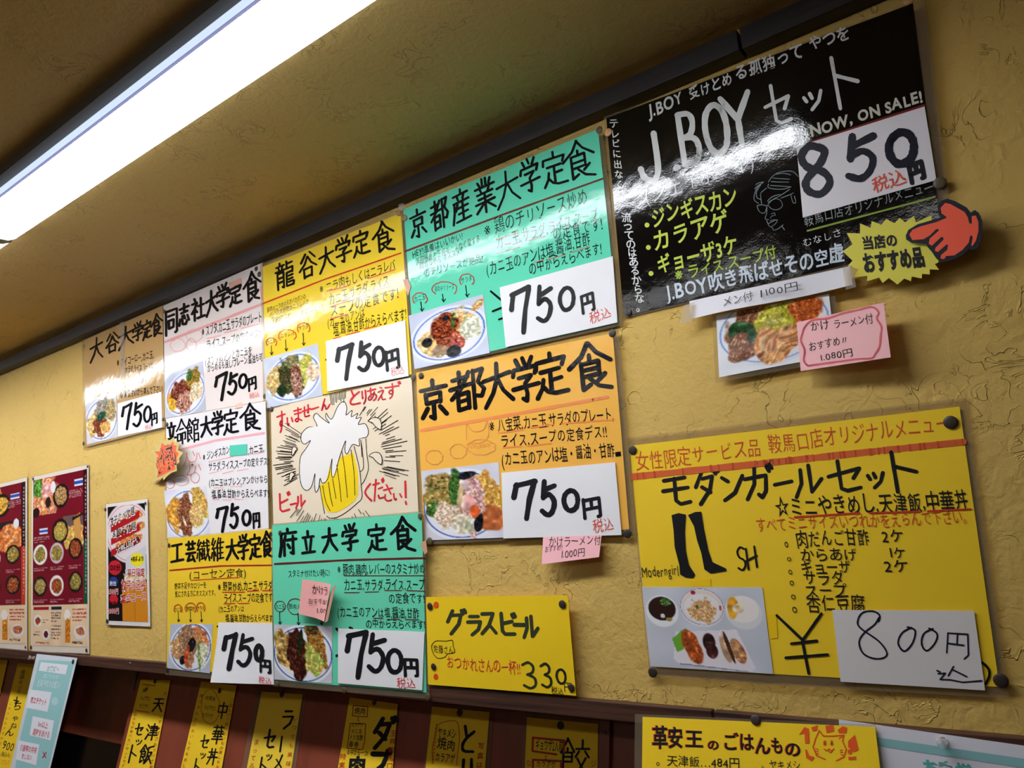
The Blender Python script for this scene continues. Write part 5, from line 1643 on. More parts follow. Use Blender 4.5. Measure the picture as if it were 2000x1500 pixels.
def picture_menu(quad, label, kind, seed):
    root, s = poster('picture_menu', quad, (224, 214, 200), label, 0.0, 0.003, seed, (1, 1, 1, 1), True, WALL, 0.0004)
    inn = []
    for u, v in ((0.03, 0.022), (0.97, 0.022), (0.97, 0.965), (0.03, 0.965)):
        inn.append(bil(quad, u, v))
    r = Raster(96, 210, MAR, seed)
    menu_common(r, seed)
    if kind == 0:
        r.food(0.22, 0.12, 0.34, 0.13, [(240, 170, 70), (226, 120, 60), (220, 130, 130), (240, 206, 130), (190, 80, 60)], sc=16, rag=0.3)
        r.rect(0, 0.22, 0.9, 0.26, MAR)
        r.food(0.08, 0.06, 0.1, 0.06, [(60, 120, 40), (110, 170, 70), (40, 90, 30)], sc=14); r.ell(0.28, 0.15, 0.05, 0.035, (44, 24, 26)); r.ell(0.06, 0.2, 0.07, 0.03, (40, 20, 24)); r.food(0.24, 0.07, 0.09, 0.05, [(226, 140, 140), (240, 190, 180)], sc=10)
        bowl(r, 0.51, 0.125, 0.15, 0.073, (22, 18, 20), [(230, 180, 110), (206, 130, 90), (90, 110, 50), (226, 150, 130)])
        r.ell(0.37, 0.065, 0.045, 0.035, (232, 230, 234)); r.rect(0.76, 0.05, 0.92, 0.085, (220, 224, 236)); r.rect(0.76, 0.058, 0.92, 0.076, (40, 80, 170))
        r.dashes(0.66, 0.1, 0.92, 0.15, 4, (226, 190, 190), 0.6)
        r.rect(0.55, 0.25, 0.92, 0.33, (104, 84, 80)); r.food(0.76, 0.37, 0.2, 0.085, [(232, 170, 80), (240, 140, 80), (200, 200, 90), (236, 200, 150)], sc=14); r.poly([(0.74, 0.26), (0.86, 0.24), (0.9, 0.44), (0.8, 0.42)], (206, 150, 80)); r.poly([(0.72, 0.26), (0.95, 0.24), (0.95, 0.25), (0.72, 0.28)], (30, 20, 20))
        bowl(r, 0.5, 0.33, 0.155, 0.075, (20, 18, 20), [(206, 150, 80), (150, 170, 70), (230, 130, 70)])
        r.rect(0.12, 0.3, 0.27, 0.335, (220, 224, 236)); r.rect(0.12, 0.308, 0.27, 0.326, (40, 80, 170)); r.dashes(0.02, 0.345, 0.3, 0.385, 3, (226, 190, 190), 0.6)
    else:
        r.food(0.35, 0.09, 0.3, 0.11, [(226, 160, 60), (190, 110, 40), (240, 200, 110)], sc=14); bowl(r, 0.58, 0.12, 0.16, 0.075, (22, 18, 20), [(236, 190, 90), (226, 170, 60), (150, 100, 40)])
        r.rect(0.74, 0.06, 0.9, 0.095, (220, 224, 236)); r.rect(0.74, 0.068, 0.9, 0.086, (40, 80, 170)); r.dashes(0.7, 0.1, 0.92, 0.15, 4, (226, 190, 190), 0.6)
        r.rect(0.2, 0.23, 0.92, 0.27, (40, 30, 34)); r.food(0.72, 0.34, 0.26, 0.09, [(240, 150, 80), (226, 110, 50), (246, 190, 130)], sc=12, rag=0.25); bowl(r, 0.4, 0.33, 0.16, 0.07, (20, 18, 20), [(230, 150, 80), (206, 110, 50)]); r.ell(0.84, 0.25, 0.05, 0.03, (232, 230, 234))
    rims = [((240, 238, 236), NOODLE), ((206, 186, 200), NOODLE), ((24, 18, 20), SPICY), ((24, 18, 20), [(150, 130, 60), (190, 160, 100), (90, 100, 40)]), ((240, 236, 232), SPICY), ((24, 20, 22), NOODLE)]
    for k in range(6):
        cx = (0.14, 0.44, 0.78)[k % 3]
        cy = (0.455, 0.645)[k // 3]
        rim, pal = rims[k if kind == 0 else (k * 5 + 1) % 6]
        bowl(r, cx, cy - 0.015 * (k % 3 == 2), 0.13, 0.063, rim, pal)
        r.dashes(cx - 0.12, cy + 0.075, cx + 0.13, cy + 0.1, 2, (226, 180, 180), 0.6)
    r.rect(0.93, 0.0, 1, 0.4, (50, 14, 26)); r.rect(0.93, 0.4, 1, 0.757, (24, 80, 56) if kind == 0 else (190, 60, 30)); r.dashes(0.955, 0.03, 0.975, 0.7, 30, (226, 214, 206), 0.7)
    menu_foot(r)
    r.build('print', inn, s, 0.002, root)
    return root, s


rm2, sm2 = picture_menu([(62, 932), (173, 907), (174, 1277), (60, 1272)], 'dark red picture menu with noodle bowls, green strip down its side', 0, 111)
rm1, sm1 = picture_menu([(-66, 961), (53, 932), (53, 1270), (-66, 1264)], 'dark red picture menu with an orange strip down its side', 1, 127)

# ------------------------------------------------------------------ party course poster
Nk = (0, 880, 3.571)
qP2 = [(207, 985), (288, 974), (293, 1224), (208, 1220)]
rP2, sP2 = poster('course_poster', qP2, (228, 222, 218), 'narrow black banquet course poster with dumplings and a beer glass', 0.0, 0.004, 131, (1, 1, 1, 1), True, WALL, 0.0004)
inn = [bil(qP2, u, v) for u, v in ((0.04, 0.025), (0.93, 0.03), (0.95, 0.965), (0.05, 0.965))]
r = Raster(72, 190, (22, 18, 20), 131)
r.ell(0.55, 0.24, 0.62, 0.27, (226, 214, 216), -0.2); r.ring(0.55, 0.24, 0.56, 0.24, 0.02, (214, 130, 150), -0.2)
for cx, cy in ((0.55, 0.12), (0.6, 0.22), (0.55, 0.32)):
    r.food(cx, cy, 0.42, 0.05, [(214, 130, 60), (232, 166, 96), (190, 100, 46)], rot=-0.3, sc=12, rag=0.3)
for y in (0.1, 0.21, 0.31):
    r.poly([(0.08, y + 0.07), (0.85, y - 0.04), (0.85, y + 0.02), (0.08, y + 0.13)], (176, 28, 36))
r.poly([(0.48, 0.45), (0.98, 0.36), (0.98, 0.62), (0.42, 0.66)], (206, 206, 214)); r.food(0.72, 0.8, 0.36, 0.2, [(206, 130, 30), (232, 160, 50), (190, 106, 20)], sc=8, rag=0.12); r.rect(0.36, 0.66, 1.0, 1.0, (214, 136, 34)); r.food(0.7, 0.62, 0.34, 0.05, [(236, 226, 216), (214, 180, 120)], sc=16)
r.rect(0.66, 0.66, 0.68, 1.0, (176, 100, 20))
r.ell(0.76, 0.475, 0.18, 0.06, (246, 226, 40)); r.ell(0.18, 0.535, 0.17, 0.065, (200, 36, 52)); r.ell(0.14, 0.655, 0.11, 0.042, (40, 60, 140)); r.ell(0.14, 0.81, 0.11, 0.045, (206, 36, 50))
r.build('print', inn, sP2, 0.002, rP2)
i = Ink(sP2, 0.0026, Nk)
W2 = (244, 238, 236)
for t, a, b, h in (('餃子食べ放題', (760, 535), (938, 445), 62), ('&飲み放題', (785, 615), (948, 550), 60), ('大皿4品付き', (805, 725), (975, 645), 58)):
    i.T(t, (a[0] + 3, a[1] + 3), (b[0] + 3, b[1] + 3), h, W2, 0.05, 0)
    i.T(t, a, b, h, (36, 14, 16), 0.015, 0)
i.T('4名様より', (912, 775), (1003, 770), 36, BLK, 0.03, 0)
i.T('120分', (758, 838), (840, 836), 44, (30, 10, 14), 0.02, 0)
i.T('男性', (762, 945), (812, 944), 34, (226, 228, 240), 0.01, 0)
i.T('2500円', (752, 1005), (825, 1004), 44, W2, 0.05, 0); i.T('2500円', (752, 1005), (825, 1004), 44, (200, 30, 46), 0.01, 0)
i.T('女性', (762, 1085), (812, 1084), 36, (50, 12, 18), 0.01, 0)
i.T('2000円', (752, 1140), (830, 1140), 44, W2, 0.05, 0); i.T('2000円', (752, 1140), (830, 1140), 44, (200, 30, 46), 0.01, 0)
for t, a, b, h in (('平日限定', (885, 885), (1008, 878), 62), ('餃子の王将', (845, 980), (1015, 975), 78), ('宴会コース', (840, 1070), (1020, 1045), 66)):
    i.T(t, a, b, h, W2, 0.06, 0)
    i.T(t, a, b, h, (190, 30, 46), 0.01, 0)
i.build('lettering', rP2)

# ------------------------------------------------------------------ pale blue notice hanging from the lower rail
Qk = (0, 1250, 4.762)
qV = [(72, 1277), (151, 1285), (98, 1500), (21, 1500)]
qV = [qV[0], qV[1], (73.5, 1600), (-3, 1600)]
sV = Surf((0, RAIL_Y - 0.004, zr(-0.352)), -12, 0.0)
rV, _ = poster('notice', qV, (206, 214, 222), 'pale blue customer notice sheet hanging from the lower rail below the red menus', surf=sV, sleeve=None, gloss=False, cat='sign')
LB = (150, 200, 202)
i = Ink(sV, 0.0018, Qk)
i.P([(365, 185), (690, 200), (520, 900), (330, 1700), (55, 1700), (190, 900)], LB)
i.build('blue_panel', rV, False)
i = Ink(sV, 0.0022, Qk)
PW = (228, 230, 238)
for pts in ([(380, 205), (632, 232), (610, 322), (360, 285)], [(278, 460), (480, 485), (442, 668), (240, 630)], [(305, 708), (502, 750), (470, 932), (275, 885)], [(170, 932), (365, 972), (335, 1165), (145, 1110)]):
    i.P(pts, PW)
i.O((510, 570), 32, 38, 0, (178, 214, 216))
for a, b, h, t in (((430, 292), (548, 300), 55, 'お客様へ'),):
    i.T(t, a, b, h, (110, 180, 184), 0.02, 0)
i.T('店舗からの', (398, 352), (540, 365), 40, (198, 224, 226), 0.02, 0); i.T('感染予防のお願い', (340, 435), (550, 455), 70, (206, 228, 230), 0.02, 0)
CR = (186, 36, 62)
i.T('咳エチケット', (278, 588), (428, 612), 66, CR, 0.02, 0)
i.T('1m以上', (345, 808), (440, 828), 62, CR, 0.015, 0); i.T('距離をあける', (300, 885), (455, 915), 66, CR, 0.015, 0)
i.T('食器等の共有', (178, 1030), (335, 1060), 64, CR, 0.015, 0); i.T('をしない', (195, 1105), (290, 1122), 56, CR, 0.015, 0)
i.L([(400, 1040), (425, 1095)], 8, CR); i.L([(430, 1045), (395, 1095)], 8, CR)
i.build('lettering', rV, False)

# ------------------------------------------------------------------ vertical yellow strips on the leaning panel
SG = 'yellow menu strips pinned to the lower panel'


def strip(quad, label, colour=(248, 206, 40), sleeve=None, ext=70):
    q = np.asarray(quad, float)
    ex = lambda a, b: b + (b - a) / np.linalg.norm(b - a) * ext
    qq = [q[0], q[1], ex(q[1], q[2]), ex(q[0], q[3])]
    P = PANEL.pt(q[0][0], q[0][1])
    s = Surf(PANEL.o + PANEL.n * 0.0025, PANEL_TILT)
    root, _ = poster('menu_strip', qq, colour, label, surf=s, sleeve=sleeve, gloss=False, cat='menu strip', group=SG)
    return root, s


up_s = lambda s, x, y: s.up(x, y)
DKR = (190, 60, 30)
r0, s0 = strip([(-40, 1284), (15, 1290), (-33, 1500), (-95, 1500)], 'yellow menu strip at the far end of the panel, past the blue notice')
r1, s1 = strip([(35, 1295), (95, 1300), (62, 1500), (-16, 1500)], 'yellow menu strip with a 900 yen price, half behind the blue notice')
i = Ink(s1, 0.0018, Qk)
for t, c, z in (('ち', (150, 610), 90), ('ゃ', (135, 720), 70), ('ね', (120, 790), 60), ('ん', (80, 850), 85)):
    i.T(t, (c[0] - z / 2, c[1] + z / 2), (c[0] + z / 2, c[1] + z / 2 + 4), z, BLK, 0.01)
i.L([(130, 560), (175, 570)], 12, BLK); i.L([(160, 530), (145, 600)], 12, BLK)
i.T('900', (10, 1025), (118, 1050), 110, BLK, 0.0)
i.T('(税込み)', (0, 1080), (90, 1100), 50, BLK, 0.0)
i.VT('こちらもおすすめの', (95, 590), (0, 960), 30, DKR, 0.0)
i.T('プラス', (0, 1160), (80, 1170), 56, (230, 130, 40), 0.0)
i.VT('唐揚セット', (205, 300), (170, 480), 46, (60, 46, 20), 0.0)
i.build('lettering', r1, False)
r2, s2 = strip([(275, 1327), (333, 1329), (300, 1500), (232, 1500)], 'yellow menu strip headed tenshin rice set, beside the dark recess')
i = Ink(s2, 0.0018, Qk)
for ch, c, z in (('天', (1455, 600), 120), ('津', (1395, 855), 130), ('飯', (1340, 1065), 150), ('セ', (1280, 830), 95), ('ト', (1210, 1060), 140)):
    i.G(ch, (c[0] - z * 0.42, c[1] + z * 0.6), (c[0] + z * 0.42, c[1] + z * 0.64), z * 1.25, BLK, 15)
i.G('ッ', (1245, 975), (1320, 980), 75, BLK, 11)
i.T('90', (1180, 1235), (1270, 1240), 60, BLK)
i.VT('天津飯', (1362, 450), (1340, 470), 40, (40, 36, 20)); i.T('キョウザ3コ', (1300, 565), (1395, 570), 50, (40, 36, 20)); i.T('カラアゲ', (1290, 632), (1372, 636), 44, (40, 36, 20))
i.L([(1325, 410), (1440, 425)], 10, (206, 100, 20)); i.L([(1262, 655), (1385, 672)], 10, (206, 100, 20))
i.VT('甘さもよくすっぱさもうけて旨', (1532, 500), (1400, 1180), 38, DKR); i.VT('みんなが食べたいセットです', (1255, 690), (1140, 1170), 34, DKR)
i.build('lettering', r2, False)
Rk = (230, 1310, 5.128)
r3, s3 = strip([(393, 1331), (462, 1339), (433, 1500), (353, 1500)], 'yellow menu strip headed chuka rice bowl set, second from the dark recess')
i = Ink(s3, 0.0018, Rk)
for ch, c, z in (('中', (1035, 395), 130), ('華', (985, 640), 145), ('丼', (930, 860), 130), ('セ', (855, 710), 110), ('ト', (770, 960), 130)):
    i.G(ch, (c[0] - z * 0.4, c[1] + z * 0.62), (c[0] + z * 0.4, c[1] + z * 0.68), z * 1.3, BLK, 15)
i.G('ッ', (810, 880), (880, 890), 90, BLK, 11)
i.T('中華丼', (872, 295), (975, 310), 50, (40, 36, 20)); i.T('キョウザ3コ', (862, 390), (975, 405), 55, (40, 36, 20)); i.T('カラアゲ', (838, 465), (950, 480), 50, (40, 36, 20))
i.O((925, 360), 92, 170, 6, (206, 110, 20), 0.05)
i.VT('ご飯もので食べたいもの実したな', (1138, 300), (995, 960), 40, DKR); i.VT('熱々あんかけおいしさも良し', (835, 250), (660, 950), 38, DKR)
i.build('lettering', r3, False)
r4, s4 = strip([(511, 1351), (591, 1356), (569, 1500), (482, 1500)], 'yellow menu strip headed ramen set, in a wide clear sleeve', (246, 208, 60), (10, 8, 8, 4))
i = Ink(s4, 0.0018, Rk)
for ch, c, z in (('ラ', (1685, 490), 150), ('メ', (1600, 915), 120), ('セ', (1505, 690), 150), ('ト', (1430, 960), 140)):
    i.G(ch, (c[0] - z * 0.4, c[1] + z * 0.62), (c[0] + z * 0.4, c[1] + z * 0.66), z * 1.35, BLK, 22 if ch in 'ラセ' else 17)
i.L([(1645, 660), (1625, 810)], 20, BLK); i.G('ッ', (1470, 900), (1545, 905), 95, BLK, 12)
i.VT('いつでも美味', (1775, 480), (1705, 930), 56, DKR); i.VT('まってる', (1385, 715), (1335, 955), 60, DKR)
i.build('lettering', r4, False)
Uk = (580, 1310, 5.0)
r5, s5 = strip([(683, 1362), (777, 1375), (767, 1500), (660, 1500)], 'yellow menu strip with two red-boxed lists, under the lower teal poster')
i = Ink(s5, 0.0018, Uk)
i.G('ダ', (715, 770), (940, 770), 320, BLK, 42); i.G('ブ', (700, 1010), (890, 1020), 240, BLK, 48); i.T('肉', (490, 1000), (660, 1010), 170, BLK, 0.05)
i.L([(550, 340), (692, 352), (685, 450), (540, 440), (550, 340)], 9, (170, 60, 20)); i.L([(520, 515), (670, 520), (660, 690), (640, 770), (490, 758), (520, 515)], 8, (170, 60, 20))
for t, a, b, h in (('焼肉', (555, 422), (668, 430), 70), ('と', (580, 492), (612, 494), 44), ('カラアゲ', (530, 548), (645, 556), 50), ('カニ玉', (525, 608), (632, 614), 46), ('トリ甘酢', (508, 675), (640, 686), 60), ('春巻', (500, 750), (600, 758), 66), ('の中から一つ!', (485, 820), (690, 836), 62)):
    i.T(t, a, b, h, (26, 22, 14), 0.01)
i.VT('王将鞍馬口', (938, 610), (900, 930), 62, DKR, 0.01); i.VT('特実', (445, 840), (435, 920), 60, DKR, 0.01)
i.build('lettering', r5, False)
r6, s6 = strip([(844, 1380), (956, 1391), (947, 1500), (831, 1500)], 'yellow menu strip with a red scalloped list, under the small yellow poster', (248, 206, 40), (3, 9, 8, 4))
i = Ink(s6, 0.0018, Uk)
i.G('と', (1580, 800), (1735, 805), 280, BLK, 30); i.G('り', (1580, 1080), (1720, 1085), 230, BLK, 30)
for t, a, b, h in (('ヤキメシ', (1370, 645), (1550, 670), 100), ('焼肉', (1365, 760), (1545, 790), 120), ('カラアゲ', (1345, 880), (1540, 905), 96)):
    i.T(t, a, b, h, (26, 22, 14), 0.01)
i.L([(1330, 900), (1320, 780), (1345, 640), (1370, 540), (1440, 500), (1550, 490), (1580, 560), (1585, 680), (1570, 800), (1560, 920)], 7, (206, 80, 20), True)
for k in range(12):
    t = k / 11
    i.O((1325 + 40 * t, 900 - 370 * t), 9, 9, 5, (206, 80, 20), 0, 8)
i.VT('写真は', (1795, 735), (1780, 920), 66, DKR, 0.01)
i.build('lettering', r6, False)
Wk = (940, 1340, 5.556)
r7, s7 = strip([(1029, 1401), (1168, 1414), (1167, 1500), (1025, 1500)], 'yellow menu strip with a large gyoza character, beside the screwed batten', (248, 206, 40), (6, 10, 6, 4))
i = Ink(s7, 0.0018, Wk)
i.G('餃', (855, 960), (1165, 980), 400, BLK, 24)
i.L([(560, 560), (900, 590), (895, 720)], 22, (190, 50, 26)); i.L([(560, 560), (555, 705), (815, 742)], 22, (190, 50, 26)); i.L([(560, 880), (560, 800), (870, 815), (865, 880)], 22, (190, 50, 26))
for t, a, b, h in (('ギョウザ2人前', (585, 690), (885, 715), 130), ('と', (680, 802), (722, 804), 60), ('カラアゲ', (590, 880), (810, 890), 80)):
    i.T(t, a, b, h, (26, 22, 14), 0.006)
i.T('な', (480, 872), (545, 876), 80, DKR); i.T('ジ', (1180, 885), (1250, 890), 90, DKR)
i.build('lettering', r7, False)

# ------------------------------------------------------------------ rice menu and white notice hanging from the rail
Xk2 = (1240, 1380, 4.1667)
qR = [(1255, 1400), (1709, 1420), (1719, 1500), (1254, 1500)]
qR = [qR[0], qR[1], (1729, 1580), (1253, 1580)]
sR = Surf((0, RAIL_Y - 0.006, zr(-0.352)), -13, 0.0)
rR, _ = poster('menu_poster', qR, (252, 212, 34), 'wide yellow rice menu with a red cat doodle, pinned over the lower rail', surf=sR, sleeve=(15, 5, 2, 2), gloss=False)
i = Ink(sR, 0.0018, Xk2)
for dx, c, bo in ((-7, (232, 84, 30), 0.028), (0, BLK, 0.022)):
    for t, a, b, h in (('革', (140, 345), (272, 345), 190), ('安', (268, 340), (395, 340), 175), ('王', (410, 335), (560, 340), 150), ('の', (590, 355), (690, 358), 90), ('ご', (715, 360), (850, 362), 150), ('は', (850, 360), (975, 365), 150), ('ん', (975, 392), (1110, 395), 150), ('も', (1110, 385), (1215, 390), 140), ('の', (1220, 410), (1360, 414), 130)):
        i.T(t, (a[0] + dx, a[1] + dx * 0.3), (b[0] + dx, b[1]), h, c, bo, 0)
i.T('。天津飯…484円', (170, 480), (855, 510), 92, BLK, -0.002)
i.T('。ヤキメシ', (1030, 510), (1350, 520), 80, BLK, -0.002)
i.build('lettering', rR, False)
i = Ink(sR, 0.0018, Xk2)
OR = (238, 92, 34)
i.L([(1550, 430), (1480, 400), (1450, 330), (1470, 260), (1500, 195), (1535, 240), (1620, 240), (1700, 232), (1690, 280), (1720, 350), (1700, 410), (1640, 440)], 11, OR)
i.L([(1700, 235), (1660, 260)], 9, OR); i.L([(1545, 285), (1545, 308)], 22, OR); i.L([(1602, 285), (1602, 308)], 22, OR); i.L([(1540, 345), (1560, 360), (1580, 345), (1600, 360), (1620, 345)], 9, OR); i.L([(1575, 362), (1590, 375), (1605, 362)], 9, OR)
for a, b in (((1470, 340), (1492, 350)), ((1470, 360), (1492, 366)), ((1475, 382), (1495, 384)), ((1670, 355), (1690, 352)), ((1672, 372), (1692, 370)), ((1675, 392), (1692, 390))):
    i.L([a, b], 7, OR)
for pts in ([(1335, 230), (1380, 165), (1415, 180), (1420, 300), (1385, 300), (1380, 215)], [(1435, 170), (1490, 150), (1480, 195), (1445, 200)], [(1550, 155), (1615, 150), (1620, 200), (1560, 215)], [(1650, 190), (1690, 160), (1725, 170), (1720, 215), (1660, 215)], [(1735, 280), (1790, 230), (1820, 350), (1780, 370), (1735, 330)], [(1385, 350), (1400, 350), (1420, 400), (1460, 410), (1440, 445), (1395, 420)], [(1735, 410), (1800, 405), (1800, 430), (1740, 435)], [(1730, 350), (1770, 350), (1760, 390), (1735, 385)]):
    i.P(pts, OR)
i.build('cat_doodle', rR, False)
Zk = (1660, 1360, 5.882)
qW = [(1638, 1405), (2060, 1465), (2075, 1580), (1652, 1580)]
sW = Surf((0, RAIL_Y - 0.0008, zr(-0.352)), -7, 0.0)
rW, _ = poster('notice', qW, (222, 222, 234), 'white notice sheet with a teal stripe, held by a clear push pin', surf=sW, sleeve=None, gloss=False, cat='sign')
i = Ink(sW, 0.0018, Zk)
i.P([(250, 462), (2300, 760), (2300, 870), (250, 560)], (140, 190, 194))
i.T('お客様', (845, 890), (1420, 960), 175, (84, 176, 172), 0.05, 0)
i.build('lettering', rW, False)


# ------------------------------------------------------------------ thumbtacks
def tack_mesh(name, d, mat, P, n, flat=0.34):
    """A domed head on a short pin."""
    n = np.asarray(n)
    e = np.cross(n, [0, 0, 1.0]); e /= np.linalg.norm(e)
    f = np.cross(e, n)
    R_ = d / 2
    prof = [(0.28, 0.0), (0.3, 0.10), (0.92, 0.10), (1.0, 0.16), (1.0, 0.24), (0.9, 0.34), (0.62, 0.43), (0.3, 0.47)]
    K = 16
    V, Fc = [], []
    for rr_, hh in prof:
        for q in range(K):
            a = 2 * math.pi * q / K
            V.append(P + n * (hh * R_ * flat * 2) + (e * math.cos(a) + f * math.sin(a)) * rr_ * R_)
    for j in range(len(prof) - 1):
        for q in range(K):
            Fc.append([j * K + q, j * K + (q + 1) % K, (j + 1) * K + (q + 1) % K, (j + 1) * K + q])
    Fc.append([(len(prof) - 1) * K + q for q in range(K)])
    Fc.append([q for q in range(K)][::-1])
    return mesh_obj(name, V, Fc, mat, None, True)


def tack(px, py, dpx, surf, label, mat=M_TACK, lift=0.0022, group='round thumbtacks on the wall'):
    P = surf.pt(px, py, lift)
    dist = np.linalg.norm(P - CAM)
    r_ = sight(px, py)
    cosv = abs(surf.n.dot(r_ / np.linalg.norm(r_)))
    depth = (ROT.T @ (P - CAM))[2]
    d = dpx / FPX * depth * 1.08
    o = tack_mesh('thumbtack', d, mat, P, surf.n)
    return tag(o, label, 'thumbtack', group)


def push_pin(px, py, dpx, surf, label):
    P = surf.pt(px, py, 0.002)
    depth = (ROT.T @ (P - CAM))[2]
    R_ = dpx / FPX * depth * 0.5
    n = surf.n
    e = np.cross(n, [0, 0, 1.0]); e /= np.linalg.norm(e)
    f = np.cross(e, n)
    prof = [(0.75, 0.0), (0.8, 0.25), (0.5, 0.5), (0.42, 1.2), (0.6, 1.7), (0.95, 1.85), (1.0, 2.1), (0.85, 2.25), (0.3, 2.28)]
    K = 18
    V, Fc = [], []
    for rr_, hh in prof:
        for q in range(K):
            a = 2 * math.pi * q / K
            V.append(P + n * hh * R_ + (e * math.cos(a) + f * math.sin(a)) * rr_ * R_)
    for j in range(len(prof) - 1):
        for q in range(K):
            Fc.append([j * K + q, j * K + (q + 1) % K, (j + 1) * K + (q + 1) % K, (j + 1) * K + q])
    Fc.append([(len(prof) - 1) * K + q for q in range(K)])
    Fc.append([q for q in range(K)][::-1])
    return tag(mesh_obj('push_pin', V, Fc, M_CLEAR, None, True), label, 'push pin')


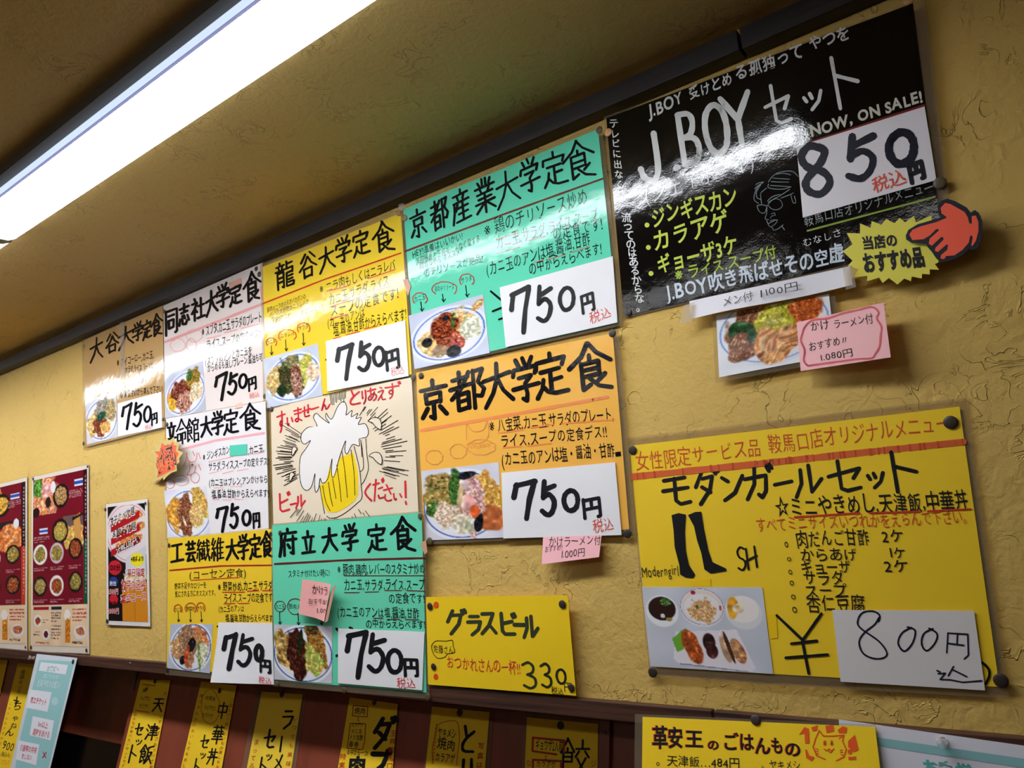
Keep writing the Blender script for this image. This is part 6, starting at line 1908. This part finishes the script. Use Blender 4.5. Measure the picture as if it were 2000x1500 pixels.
TK = [
    (1188, 259, 15, sJ, 'tan thumbtack at the upper corner of the black poster beside the teal one', M_BRASS),
    (1171, 254, 13, sT, 'brown thumbtack at the teal poster corner that touches the black poster', M_TACK_OLIVE),
    (1775, 0, 18, sJ, 'tan thumbtack at the free upper corner of the black poster', M_BRASS),
    (1836, 358, 22, sJ, 'olive thumbtack on the clear edge of the black poster beside its price card', M_TACK_OLIVE),
    (1228, 611, 12, sJ, 'dark thumbtack at the lower corner of the black poster', M_TACK),
    (780, 416, 12, sY, 'wooden thumbtack on the yellow poster corner that touches the teal poster', M_WOODTACK),
    (791, 426, 12, sT, 'wooden thumbtack on the teal poster corner that touches the yellow poster', M_WOODTACK),
    (501, 525, 9, sI, 'dark thumbtack at the heading end of the pinkish white poster, upper of two', M_TACK),
    (507, 536, 10, sI, 'dark thumbtack at the heading end of the pinkish white poster, lower of two', M_TACK),
    (823, 734, 12, sO, 'dark thumbtack just inside the upper corner of the orange poster', M_TACK),
    (808, 737, 12, sO, 'olive thumbtack between the orange and the beer poster', M_TACK_OLIVE),
    (1197, 651, 15, sO, 'dark thumbtack on the orange poster corner under the upper teal poster price card', M_TACK),
    (1226, 1042, 16, sO, 'dark thumbtack at the lower corner of the orange poster, by its price card', M_TACK),
    (840, 1057, 14, sO, 'olive thumbtack at the lower corner of the orange poster, under its food photo', M_TACK_OLIVE),
    (531, 799, 10, sB, 'dark thumbtack at the upper corner of the cream beer poster', M_TACK),
    (517, 774, 9, sI, 'dark thumbtack on the pinkish white poster edge beside the yellow poster photo', M_TACK),
    (821, 1008, 12, sF, 'olive thumbtack at the lower teal poster corner beside the orange poster photo', M_TACK_OLIVE),
    (548, 1041, 10, sF, 'dark thumbtack beside the first heading character of the lower teal poster', M_TACK),
    (541, 1336, 10, sF, 'grey thumbtack on the lower rail under the lower teal poster photo', M_TACK_OLIVE),
    (673, 1348, 11, sF, 'grey thumbtack on the lower rail under the lower teal poster middle', M_TACK_OLIVE),
    (836, 1361, 13, sF, 'grey thumbtack on the lower rail between the teal and small yellow posters', M_TACK_OLIVE),
    (840, 1184, 13, sG, 'dark thumbtack at the small yellow poster top corner beside the teal poster', M_TACK),
    (1099, 1180, 15, sG, 'dark thumbtack at the small yellow poster top corner beside bare wall', M_TACK),
    (847, 1302, 12, sG, 'dark thumbtack on the side of the small yellow poster above a red dot', M_TACK),
    (1116, 1343, 14, sG, 'dark thumbtack beside the 330 price of the small yellow poster', M_TACK),
    (319, 819, 7, sA, 'dark thumbtack at the lower corner of the tan poster by its price card', M_TACK),
    (326, 829, 8, sK, 'dark thumbtack at the upper corner of the white poster', M_TACK),
    (164, 866, 8, sA, 'dark thumbtack at the lower corner of the tan poster under its photo', M_TACK),
    (163, 676, 7, sA, 'brown thumbtack at the upper corner of the tan poster beside bare wall', M_WOODTACK),
    (321, 608, 7, sI, 'grey thumbtack between the tan and pinkish white posters', M_TACK_OLIVE),
    (331, 1065, 8, sL, 'dark thumbtack at the upper corner of the lower yellow poster', M_TACK),
    (327, 1308, 8, sL, 'dark thumbtack at the lower corner of the lower yellow poster, on the rail', M_TACK),
    (529, 1043, 9, sL, 'dark thumbtack between the lower yellow and lower teal posters', M_TACK),
    (1236, 879, 16, sM, 'dark thumbtack at the large yellow poster corner beside the orange poster', M_TACK),
    (1857, 825, 24, sM, 'dark thumbtack at the end of the large yellow poster red headline', M_TACK),
    (1275, 1313, 18, sM, 'dark thumbtack under the food photo of the large yellow poster', M_TACK),
    (1955, 1329, 25, sM, 'dark thumbtack beside the 800 yen card of the large yellow poster', M_TACK),
    (65, 935, 6, sm2, 'dark thumbtack at the top of the green-striped red menu by the picture of greens', M_TACK),
    (171, 911, 5, sm2, 'dark thumbtack at the top of the green-striped red menu above the stripe', M_TACK),
    (61, 1264, 7, sm2, 'dark thumbtack at the foot of the green-striped red menu near the other menu', M_TACK),
    (169, 1270, 7, sm2, 'dark thumbtack at the foot of the green-striped red menu, free corner', M_TACK),
    (50, 1264, 5, sm1, 'dark thumbtack at the foot of the orange-striped red menu', M_TACK),
    (206, 995, 7, sP2, 'dark thumbtack at the top of the banquet poster on the menu side', M_TACK),
    (284, 983, 6, sP2, 'dark thumbtack at the top of the banquet poster on the set-meal poster side', M_TACK),
    (210, 1213, 8, sP2, 'dark thumbtack at the foot of the banquet poster', M_TACK),
    (143, 1292, 8, sV, 'dark thumbtack at the corner of the pale blue notice', M_TACK),
    (303, 1331, 8, s2, 'dark thumbtack at the top of the strip beside the dark recess', M_TACK),
    (429, 1349, 9, s3, 'dark thumbtack at the top of the second strip from the dark recess', M_TACK),
    (551, 1355, 12, s4, 'dark thumbtack at the top of the ramen strip', M_TACK),
    (731, 1372, 10, s5, 'olive thumbtack at the top of the strip under the lower teal poster', M_TACK_OLIVE),
    (898, 1392, 13, s6, 'dark thumbtack at the top of the strip with the scalloped list', M_TACK),
    (1095, 1417, 14, s7, 'dark thumbtack at the top of the gyoza strip', M_TACK),
    (1476, 1406, 18, sR, 'dark thumbtack at the top of the wide rice menu', M_TACK),
]
for px, py, d, s, lab, mt in TK:
    tack(px, py, d, s, lab, mt)
push_pin(67, 1285, 9, sV, 'clear plastic push pin at the corner of the pale blue notice')
push_pin(1843, 1447, 20, sW, 'clear plastic push pin in the white notice with teal stripe')


def screw(px, py, dpx, surf, label, lift):
    P = surf.pt(px, py, lift)
    depth = (ROT.T @ (P - CAM))[2]
    R_ = dpx / FPX * depth * 0.5
    n = surf.n
    e = np.cross(n, [0, 0, 1.0]); e /= np.linalg.norm(e)
    f = np.cross(e, n)
    root = empty('screw', P)
    tag(root, label, 'screw')
    V, Fc, K = [], [], 14
    for rr_, hh in ((1.0, 0.0), (1.0, 0.15), (0.7, 0.35), (0.0, 0.42)):
        for q in range(K):
            a = 2 * math.pi * q / K
            V.append(P + n * hh * R_ + (e * math.cos(a) + f * math.sin(a)) * max(rr_, 0.02) * R_)
    for j in range(3):
        for q in range(K):
            Fc.append([j * K + q, j * K + (q + 1) % K, (j + 1) * K + (q + 1) % K, (j + 1) * K + q])
    Fc.append([3 * K + q for q in range(K)])
    mesh_obj('head', V, Fc, M_METAL, root, True)
    V, Fc = [], []
    for k, (du, dv) in enumerate(((0.55, 0.12), (0.12, 0.55))):
        b = len(V)
        for sx, sy in ((-1, -1), (1, -1), (1, 1), (-1, 1)):
            V.append(P + n * R_ * 0.46 + (e * sx * du + f * sy * dv) * R_)
        for sx, sy in ((-1, -1), (1, -1), (1, 1), (-1, 1)):
            V.append(P + n * R_ * 0.3 + (e * sx * du + f * sy * dv) * R_)
        Fc += [[b, b + 1, b + 2, b + 3], [b + 7, b + 6, b + 5, b + 4]] + [[b + a, b + 4 + a, b + 4 + (a + 1) % 4, b + (a + 1) % 4] for a in range(4)]
    mesh_obj('cross_slot', V, Fc, M_BLACK, root)


screw(1181, 1431, 9, PANEL, 'small steel cross-head screw in the batten beside the gyoza strip', 0.0042)
screw(254, 1296, 5, FRONT, 'tiny steel nail head in the lower rail above the dark recess', 0.0003)
